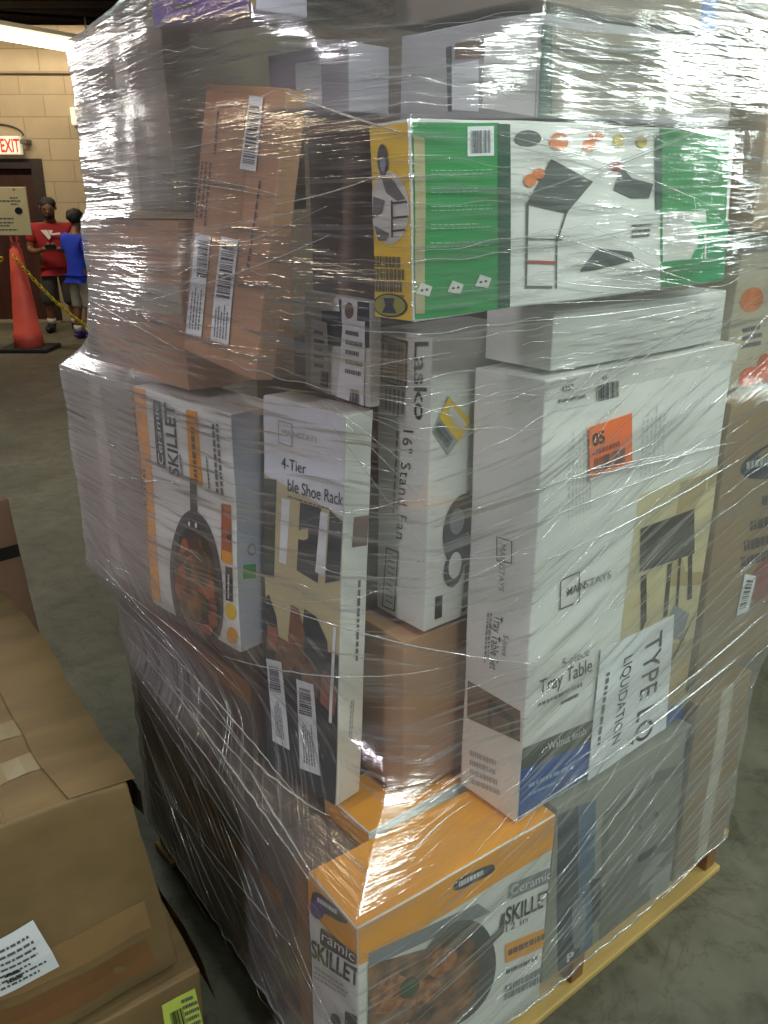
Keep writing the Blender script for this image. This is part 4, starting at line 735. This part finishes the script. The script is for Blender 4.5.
# ---------------------------------------------------------------- loose boxes on the left
FR = Carton('large_worn_box', 'large worn brown box with packing tape, in the left foreground', (-.383, 1.143, .295), (36.3, 2.1, .6), (-.55, .78, .433), KRAFT_O, 'box', wrap=False, lean=(-.062, 0, 0), warp=.013, rad=.008)
NBX = FR
d0, d1, d2 = FR.d
TAPE2 = mat('shiny_clear_tape', (152, 132, 98), .2, .1, 10)
for y in (.085, .20, .52): FR.patch('packing_tape', 'T', [(.002, y), (d0 - .002, y + .02), (d0 - .002, y + .075), (.002, y + .05)], TAPE2 if y < .5 else mat('soft_tape', (160, 136, 98), .3), 1, st=True)
for x in (.12, .26, .36, .46): FR.patch('crease', 'T', [(x, .002), (x + .004, .002), (x + .004, d1 - .002), (x, d1 - .002)], mat('crease_brown', (132, 104, 70), .7), 1.6, st=True)
FR.patch('packing_tape', 'R', [(.02, .12), (d0 - .03, .12), (d0 - .03, .19), (.02, .19)], mat('smooth_brown_tape', (150, 116, 76), .3), 1, st=True); FR.patch('packing_tape', 'R', [(.2, .03), (d0 - .04, .03), (d0 - .04, .10), (.2, .10)], mat('dark_brown_tape', (128, 88, 52), .3), 1.2, st=True)
lb = FR.patch('address_label', 'R', [(-40, 1018), (53, 963), (37, 914), (-40, 960)], PAPER, 3, lift=.001); FR.prints('handwriting', 'R', [(-30, 1008), (46, 963), (34, 924), (-30, 962)], DARKGREY, 7, 6, lb, 7, .4)
FR.prints('handwriting', 'R', [(2, 985), (20, 974), (17, 962), (2, 970)], INK, 2, 6.5, lb, 9, .5)
bm = bmesh.new()
for k in range(3):
    p = [FR.W((d0 + .004 + .003*k, d1*t/12, d2 - .012*k)) + Vector((.006*math.sin(t*1.7 + k), 0, .004*math.cos(t*2.1))) for t in range(13)]
    for a_, b_ in zip(p, p[1:]):
        bm.faces.new([bm.verts.new(x) for x in (a_, b_, b_ + Vector((.004, 0, -.05)), a_ + Vector((.002, 0, -.05)))])
o = obj('flap_edge', bm, mat('dark_flap', (60, 48, 36), .7), FR.root)
bm = bmesh.new(); prev = None; top_e = []
for t in range(25):
    y = d1*t/24; lift = .004 + .006*math.sin(t*.9)**2; top_e.append((FR.W((d0 - .10, y, d2)) + Vector((0, 0, .004)), FR.W((d0 + .012, y, d2)) + Vector((0, 0, lift))))
vs = [[bm.verts.new(x) for x in r_] + [bm.verts.new(r_[1] + Vector((.001, 0, -.006)))] for r_ in top_e]
for a_, b_ in zip(vs, vs[1:]):
    bm.faces.new((a_[0], a_[1], b_[1], b_[0])); bm.faces.new((a_[1], a_[2], b_[2], b_[1]))
obj('top_flap', bm, KRAFT_O, FR.root, True)
FB = Carton('labelled_box', 'brown box with a lime green barcode label, bottom left under the large worn box', (-.335, 1.165, .001), (33.7, 0, 0), (-.6, .62, .262), KRAFT_O, 'box', wrap=False, warp=.006, rad=.006)
lb = FB.patch('lime_label', 'R', [(170, 1052), (210, 1034), (196, 990), (163, 1006)], LIME, 2); FB.bars('barcode', 'R', [(174, 1030), (188, 1024), (184, 1008), (171, 1014)], INK, 3, lb, n=12); FB.prints('fine_print', 'R', [(190, 1030), (206, 1022), (196, 994), (182, 1000)], DARKGREY, 5, 3, lb, 4)
bm = bmesh.new(); g = [[bm.verts.new(Vector((FB.d[0] + .006 + .03*(j/4)**1.2 + .004*math.sin(i), .0 + i*.05, FB.d[2] + .012 - .16*(j/4)))) for j in range(5)] for i in range(7)]
for i in range(6):
    for j in range(4): bm.faces.new((g[i][j], g[i+1][j], g[i+1][j+1], g[i][j+1]))
bmesh.ops.solidify(bm, geom=bm.faces[:], thickness=.004); obj('side_flap', bm, KRAFT_O, FB.root, True)
BB = Carton('black_taped_box', 'brown box with a black tape stripe behind the large worn box', (-.880, 2.0, .0), (36, 0, -3.5), (-.5, .45, .90), KRAFT_D, 'box', wrap=False, warp=.004)
BB.patch('black_tape', 'R', [(-60, 578), (30, 553), (27, 541), (-60, 563)], BLKTAPE, 1)

# ---------------------------------------------------------------- the stretch film
def carton_edges(c):
    a, b_, d_ = c.d; P = [c.N + c.M @ Vector((i*a, j*b_, k*d_)) for i in (0, 1) for j in (0, 1) for k in (0, 1)]
    E_ = [(i, j) for i in range(8) for j in range(i+1, 8) if bin(i ^ j).count('1') == 1]
    return [(np.array(P[i]), np.array(P[j])) for i, j in E_]
ZL = np.arange(.142, 2.33, .012); NZ = len(ZL); NT = 720; TH = np.arange(NT)*2*np.pi/NT; NV = np.stack([np.cos(TH), np.sin(TH)], 1)
CEN = np.array(PU(.5, .48).xy); Hs = np.full((NZ, NT), -1e3)
for c in WRAPPED:
    for p, q_ in carton_edges(c):
        z0, z1 = sorted((p[2], q_[2]))
        for k in np.where((ZL >= z0 - .012) & (ZL <= z1 + .012))[0]:
            if z1 - z0 < 1e-4: pts = [p, q_]
            else: t = min(max((ZL[k] - p[2])/(q_[2] - p[2]), 0), 1); pts = [p + (q_ - p)*t]
            for x in pts: Hs[k] = np.maximum(Hs[k], NV @ (x[:2] - CEN))
Hs = np.where(Hs < -100, np.nan, Hs)
k0 = next(k for k in range(NZ) if not np.isnan(Hs[k]).any())
Hs[:k0] = Hs[k0]
for k in range(k0, NZ):
    if np.isnan(Hs[k]).any(): Hs[k] = Hs[k-1] - .01
Hs = np.maximum(Hs, .05); H0 = Hs.copy(); H2 = Hs.copy(); SL = .45
for d_ in range(1, 26):
    s_ = SL*d_*.012 + .0009*d_*d_*.12
    s_up = np.where(ZL[d_:] > 1.84, s_*6, s_*2.4)[:, None]; H2[d_:] = np.maximum(H2[d_:], Hs[:-d_] - s_up); H2[:-d_] = np.maximum(H2[:-d_], Hs[d_:] - s_)
Hs = H2
for _ in range(3):
    Sm = Hs.copy(); Sm[1:-1] = (Hs[:-2] + Hs[1:-1]*2 + Hs[2:])/4; Hs = np.maximum(Sm, H0)
NF = 1440; PH = np.arange(NF)*2*np.pi/NF; RR = np.zeros((NZ, NF))
for i, ph in enumerate(PH):
    c_ = np.cos(TH - ph); ok = c_ > .12; RR[:, i] = (Hs[:, ok]/c_[ok]).min(1)
RR += .010
ANC = math.atan2(PU(0, 0).y - CEN[1], PU(0, 0).x - CEN[0])       # azimuth of the near corner
def smooth_noise(shape, sy, sx, seed):
    rg = np.random.RandomState(seed); n = rg.randn(*shape); 
    def bl(a, k, ax):
        k = max(1, int(k)); ker = np.hanning(2*k + 3)[1:-1]; ker /= ker.sum(); f = np.fft.fft(a, axis=ax); kk = np.zeros(a.shape[ax]); kk[:len(ker)] = ker; kk = np.roll(kk, -(len(ker)//2))
        kf = np.fft.fft(kk); return np.real(np.fft.ifft(f*(kf[:, None] if ax == 0 else kf[None, :]), axis=ax))
    n = bl(bl(n, sy, 0), sx, 1); return n/n.std()
arc = ((PH - ANC + np.pi) % (2*np.pi) - np.pi)                      # angle from the near corner, growing towards the right face
Wr = smooth_noise((NZ, NF), 1.2, 46, 1)*.0005 + smooth_noise((NZ, NF), 5, 70, 2)*.0024 + smooth_noise((NZ, NF), 2.5, 14, 3)*.0003
def sheared(n, slope):                                               # tilt the wrinkle direction
    out = np.zeros_like(n)
    for i in range(NF): out[:, i] = np.interp(np.arange(NZ) - slope*arc[i]*.62/.012, np.arange(-NZ, 2*NZ), np.concatenate([n[:, i]]*3))
    return out
A1 = sheared(smooth_noise((NZ, NF), 1.1, 60, 4)*.0012, .33)         # rising to the right over the right face
A2_ = sheared(smooth_noise((NZ, NF), 1.3, 60, 5)*.0018, -.75)       # falling to the right on the lower left face
Zg, Ag = np.meshgrid(ZL, arc, indexing='ij'); sg = lambda x: 1/(1 + np.exp(-x))
mR = sg((Ag - .05)*12)*sg((1.32 - Zg)*14); mL = sg((-.12 - Ag)*12)*sg((.92 - Zg)*14)
Wr = Wr*(1 - .6*mR - .6*mL) + A1*mR + A2_*mL
RR = RR + np.maximum(Wr, -.004)
def shell_r(ph, z):
    fz = min(max((z - ZL[0])/.012, 0), NZ - 1.001); fp = (ph % (2*math.pi))/(2*math.pi)*NF; i, j = int(fz), int(fp) % NF; a, b_ = fz - i, fp - int(fp); j2 = (j+1) % NF
    return (RR[i, j]*(1-b_) + RR[i, j2]*b_)*(1-a) + (RR[i+1, j]*(1-b_) + RR[i+1, j2]*b_)*a
def shell_pt(ph, z, off=0):
    r = shell_r(ph, z) + off; return Vector((CEN[0] + r*math.cos(ph), CEN[1] + r*math.sin(ph), z))
def film_hit(px, py):
    d = ray(px, py).normalized(); t = .5
    while t < 3.5:
        P = Vector((0, 0, CAM_H)) + d*t; v = P.xy - Vector(CEN)
        if .1 < P.z < 2.3 and v.length < shell_r(math.atan2(v.y, v.x), P.z): return math.atan2(v.y, v.x), P.z
        t += .004
    return None
me = bpy.data.meshes.new('film'); X = CEN[0] + RR*np.cos(PH)[None]; Y = CEN[1] + RR*np.sin(PH)[None]; Z = np.repeat(ZL[:, None], NF, 1)
Z[0] += .002*np.sin(PH*40) + .003*np.sin(PH*13)
co = np.stack([X, Y, Z], -1).reshape(-1, 3); ii = np.arange(NF); jj = (ii + 1) % NF
fa = np.concatenate([np.stack([k*NF + ii, k*NF + jj, (k+1)*NF + jj, (k+1)*NF + ii], 1) for k in range(NZ - 1)])
me.vertices.add(len(co)); me.vertices.foreach_set('co', co.ravel().astype('f')); me.loops.add(fa.size); me.loops.foreach_set('vertex_index', fa.ravel().astype('i'))
me.polygons.add(len(fa)); me.polygons.foreach_set('loop_start', np.arange(0, fa.size, 4, dtype='i')); me.polygons.foreach_set('loop_total', np.full(len(fa), 4, dtype='i')); me.update(calc_edges=True)
uvl = me.uv_layers.new(name='UVMap'); am = arc*.62; kf = np.repeat(np.arange(NZ - 1), NF); aa = am[ii]; ab = aa + 2*np.pi/NF*.62
U4 = np.stack([np.tile(aa, NZ-1), np.tile(ab, NZ-1), np.tile(ab, NZ-1), np.tile(aa, NZ-1)], 1); V4 = np.stack([ZL[kf], ZL[kf], ZL[kf+1], ZL[kf+1]], 1)
uvl.data.foreach_set('uv', np.stack([U4, V4], -1).ravel().astype('f'))

def film_material(name, haze=.06, gloss=.05, bump=.8, crease=0):
    m = bpy.data.materials.new(name); m.use_nodes = True; nt = m.node_tree; N = nt.nodes; L = nt.links; N.clear()
    out = N.new('ShaderNodeOutputMaterial'); tr = N.new('ShaderNodeBsdfTransparent'); gl = N.new('ShaderNodeBsdfGlossy'); df = N.new('ShaderNodeBsdfDiffuse'); tl = N.new('ShaderNodeBsdfTranslucent')
    tr.inputs[0].default_value = (.97, .975, .97, 1); gl.inputs['Color'].default_value = (1, 1, 1, 1); df.inputs[0].default_value = (.80, .81, .81, 1); tl.inputs[0].default_value = (.8, .8, .8, 1)
    gl.inputs['Roughness'].default_value = .16
    def M_(op, a, b_=None, c=None):
        n = N.new('ShaderNodeMath'); n.operation = op
        for k, v in enumerate((a, b_, c)):
            if v is None: continue
            if hasattr(v, 'is_linked') or hasattr(v, 'links'): L.new(v, n.inputs[k])
            else: n.inputs[k].default_value = v
        return n.outputs[0]
    fres = N.new('ShaderNodeLayerWeight'); fres.inputs['Blend'].default_value = .3
    if crease:
        mx = N.new('ShaderNodeMixShader'); mx.inputs[0].default_value = .4; L.new(gl.outputs[0], mx.inputs[1]); L.new(df.outputs[0], mx.inputs[2])
        mo = N.new('ShaderNodeMixShader'); mo.inputs[0].default_value = crease; L.new(tr.outputs[0], mo.inputs[1]); L.new(mx.outputs[0], mo.inputs[2]); L.new(mo.outputs[0], out.inputs[0]); return m
    tc = N.new('ShaderNodeTexCoord'); sp = N.new('ShaderNodeSeparateXYZ'); L.new(tc.outputs['UV'], sp.inputs[0])
    def streak(ang, sx, sy, seed, detail=3):
        mp = N.new('ShaderNodeMapping'); mp.vector_type = 'POINT'; mp.inputs['Rotation'].default_value = (0, 0, -R(ang)); L.new(tc.outputs['UV'], mp.inputs[0])
        m2 = N.new('ShaderNodeMapping'); m2.inputs['Scale'].default_value = (sx, sy, 1); m2.inputs['Location'].default_value = (seed, seed*2.3, seed); L.new(mp.outputs[0], m2.inputs[0])
        t = N.new('ShaderNodeTexNoise'); t.inputs['Scale'].default_value = 1; t.inputs['Detail'].default_value = detail; t.inputs['Roughness'].default_value = .55; L.new(m2.outputs[0], t.inputs['Vector']); return t.outputs['Fac']
    def sstep(v, a, b_):
        n = N.new('ShaderNodeMapRange'); n.interpolation_type = 'SMOOTHSTEP'; L.new(v, n.inputs[0]); n.inputs[1].default_value = a; n.inputs[2].default_value = b_; return n.outputs[0]
    a_, z_ = sp.outputs[0], sp.outputs[1]
    mR_ = M_('MULTIPLY', sstep(a_, -.02, .12), M_('SUBTRACT', 1, sstep(z_, 1.24, 1.42))); mL_ = M_('MULTIPLY', M_('SUBTRACT', 1, sstep(a_, -.2, -.04)), M_('SUBTRACT', 1, sstep(z_, .8, 1.0)))
    s0 = M_('ADD', M_('MULTIPLY', streak(2, 2.6, 130, 1), .6), M_('MULTIPLY', streak(-5, 2.2, 70, 7), .6)); s1 = M_('ADD', M_('MULTIPLY', streak(20, 2.4, 140, 3), .7), M_('MULTIPLY', streak(14, 1.8, 60, 9), .5)); s2 = M_('ADD', M_('MULTIPLY', streak(-40, 3.5, 120, 5), .7), M_('MULTIPLY', streak(-34, 2.5, 50, 4), .5))
    def mixf(f, a, b_): return M_('ADD', M_('MULTIPLY', a, M_('SUBTRACT', 1, f)), M_('MULTIPLY', b_, f))
    s = mixf(mL_, mixf(mR_, s0, s1), s2)
    fine = streak(5, 14, 420, 11, 2)
    big = streak(6, 1.4, 11, 13, 3)
    hgt = M_('ADD', M_('ADD', s, M_('MULTIPLY', fine, .06)), M_('MULTIPLY', big, .8))
    bp = N.new('ShaderNodeBump'); bp.inputs['Strength'].default_value = bump; bp.inputs['Distance'].default_value = .0045; L.new(hgt, bp.inputs['Height'])
    L.new(bp.outputs[0], gl.inputs['Normal'])
    line = sstep(s, .61, .77); lay = sstep(big, .42, .62); leftw = M_('SUBTRACT', 1, sstep(a_, -.84, -.5))
    fg = M_('MINIMUM', M_('ADD', M_('ADD', gloss, M_('MULTIPLY', line, .45)), M_('ADD', M_('MULTIPLY', M_('POWER', fres.outputs['Facing'], 2), .3), M_('MULTIPLY', lay, .14))), .8)
    fh = M_('MINIMUM', M_('ADD', M_('ADD', M_('ADD', haze, M_('MULTIPLY', line, .28)), M_('MULTIPLY', lay, .06)), M_('ADD', M_('MULTIPLY', leftw, M_('ADD', .10, M_('MULTIPLY', sstep(s, .42, .68), .30))), M_('MULTIPLY', M_('POWER', fres.outputs['Facing'], 2), .3))), .6)
    hz = N.new('ShaderNodeMixShader'); hz.inputs[0].default_value = .3; L.new(df.outputs[0], hz.inputs[1]); L.new(tl.outputs[0], hz.inputs[2])
    m1 = N.new('ShaderNodeMixShader'); L.new(fh, m1.inputs[0]); L.new(tr.outputs[0], m1.inputs[1]); L.new(hz.outputs[0], m1.inputs[2])
    m2 = N.new('ShaderNodeMixShader'); L.new(fg, m2.inputs[0]); L.new(m1.outputs[0], m2.inputs[1]); L.new(gl.outputs[0], m2.inputs[2]); L.new(m2.outputs[0], out.inputs[0]); return m
FILM = film_material('clear_stretch_film'); CREASE = film_material('creased_film', crease=.42); FOLD = film_material('gathered_film', crease=.62)
wrap = empty('stretch_wrap', PU(.5, .48, .1)); tag(wrap, 'clear creased stretch film wound around the whole stack of boxes', 'plastic wrap')
wrap_inv = Matrix.Translation(-wrap.location)
me.transform(wrap_inv); fo = obj('film', me, FILM, wrap, True)
# creases: thin raised ridges of gathered film running over the surface
rg = random.Random(11)
def ridge(bm, path, rad):
    P = [shell_pt(ph, z, rad*.3) - wrap.location for ph, z in path]; n = len(P)
    tube_bm(P, [rad*(.25 + .75*math.sin(math.pi*(i + .5)/n)) for i in range(n)], 5, bm)
def px_path(x0, y0, x1, y1, bow=0, n=None):
    n = n or max(4, int(math.hypot(x1-x0, y1-y0)/9)); out = []
    for i in range(n+1):
        t = i/n; h = film_hit(x0 + (x1-x0)*t, y0 + (y1-y0)*t + bow*4*t*(1-t))
        if h: out.append(h)
    return out
bm = bmesh.new()
for k in range(230):
    zone = rg.random()
    if zone < .42: ph = ANC + rg.uniform(.1, 1.5); z = rg.uniform(.2, 1.35); sl = rg.uniform(.25, .5)
    elif zone < .68: ph = ANC + rg.uniform(-.2, 1.5); z = rg.uniform(1.3, 1.95); sl = rg.uniform(-.15, .12)
    elif zone < .86: ph = ANC - rg.uniform(.05, 1.5); z = rg.uniform(.85, 1.95); sl = rg.uniform(-.12, .22)
    else: ph = ANC - rg.uniform(.1, 1.5); z = rg.uniform(.2, .9); sl = rg.uniform(-.95, -.6)
    ln = rg.uniform(.08, .5); n = int(ln/.02) + 3; r0 = rg.uniform(.0003, .0008)
    ridge(bm, [(ph + ln*i/n, min(max(z + sl*ln*i/n*.7 + .002*math.sin(i*.8), .12), 2.25)) for i in range(n+1)], r0)
o = obj('fine_crease', bm, CREASE, wrap, True); o['kind'] = 'stuff'
more = [(96 + k*4 + rg.uniform(-3, 3), 560 + k*16, 300 - rg.uniform(0, 130), 790 + k*16 + rg.uniform(-60, 10), -10 + k, rg.uniform(.0006, .0018)) for k in range(14)]
for k in range(46):                                                  # bundles of fine tension lines fanning out from the pulled spots
    ox, oy, tx, ty = [(736, 296, 500, rg.uniform(165, 330)), (730, 118, 500, rg.uniform(118, 240)), (736, 300, 560, rg.uniform(330, 420)), (330, 205, 120, rg.uniform(120, 330)), (745, 440, 500, rg.uniform(470, 640)), (300, 380, 470, rg.uniform(330, 620))][k % 6]
    t0, t1 = rg.uniform(0, .35), rg.uniform(.6, 1); more.append((ox + (tx-ox)*t0, oy + (ty-oy)*t0, ox + (tx-ox)*t1, oy + (ty-oy)*t1, rg.uniform(-3, 4), rg.uniform(.0004, .0009)))
for x0, y0, x1, y1, bow, r0 in more + [(98, 590, 300, 800, -14, .0018), (100, 605, 310, 880, -12, .0022), (112, 640, 250, 850, -8, .0014), (150, 785, 178, 812, 0, .0016), (100, 575, 240, 690, -6, .0012), (240, 745, 330, 815, 6, .0022), (250, 770, 310, 870, 0, .002),
                               (262, 600, 540, 664, 10, .0013), (220, 655, 440, 668, 14, .0012), (510, 822, 740, 655, 6, .0024), (560, 770, 768, 610, 8, .0016), (430, 560, 530, 552, 2, .0009), (470, 510, 660, 440, 4, .0010), (545, 560, 745, 455, 6, .0012), (600, 500, 735, 420, 3, .0009),
                               (395, 870, 470, 800, -6, .0012), (270, 205, 380, 175, 4, .001), (150, 300, 330, 235, 5, .0012), (285, 92, 400, 132, 2, .0016), (500, 135, 730, 215, -8, .001), (505, 250, 720, 205, 6, .001), (540, 30, 720, 28, 22, .003), (90, 300, 180, 350, 0, .001), (660, 900, 700, 860, 0, .0012)]:
    pth = px_path(x0, y0, x1, y1, bow)
    if len(pth) > 3: b2 = bmesh.new(); ridge(b2, pth, r0); obj('film_fold', b2, FOLD, wrap, True)
b2 = bmesh.new(); hp = []
for i in range(0, NF, 4): hp.append(Vector((X[1, i], Y[1, i], .146 + .003*math.sin(i*.21))) - wrap.location)
tube_bm(hp, .0022, 5, b2, closed=True); obj('bottom_hem', b2, CREASE, wrap, True)
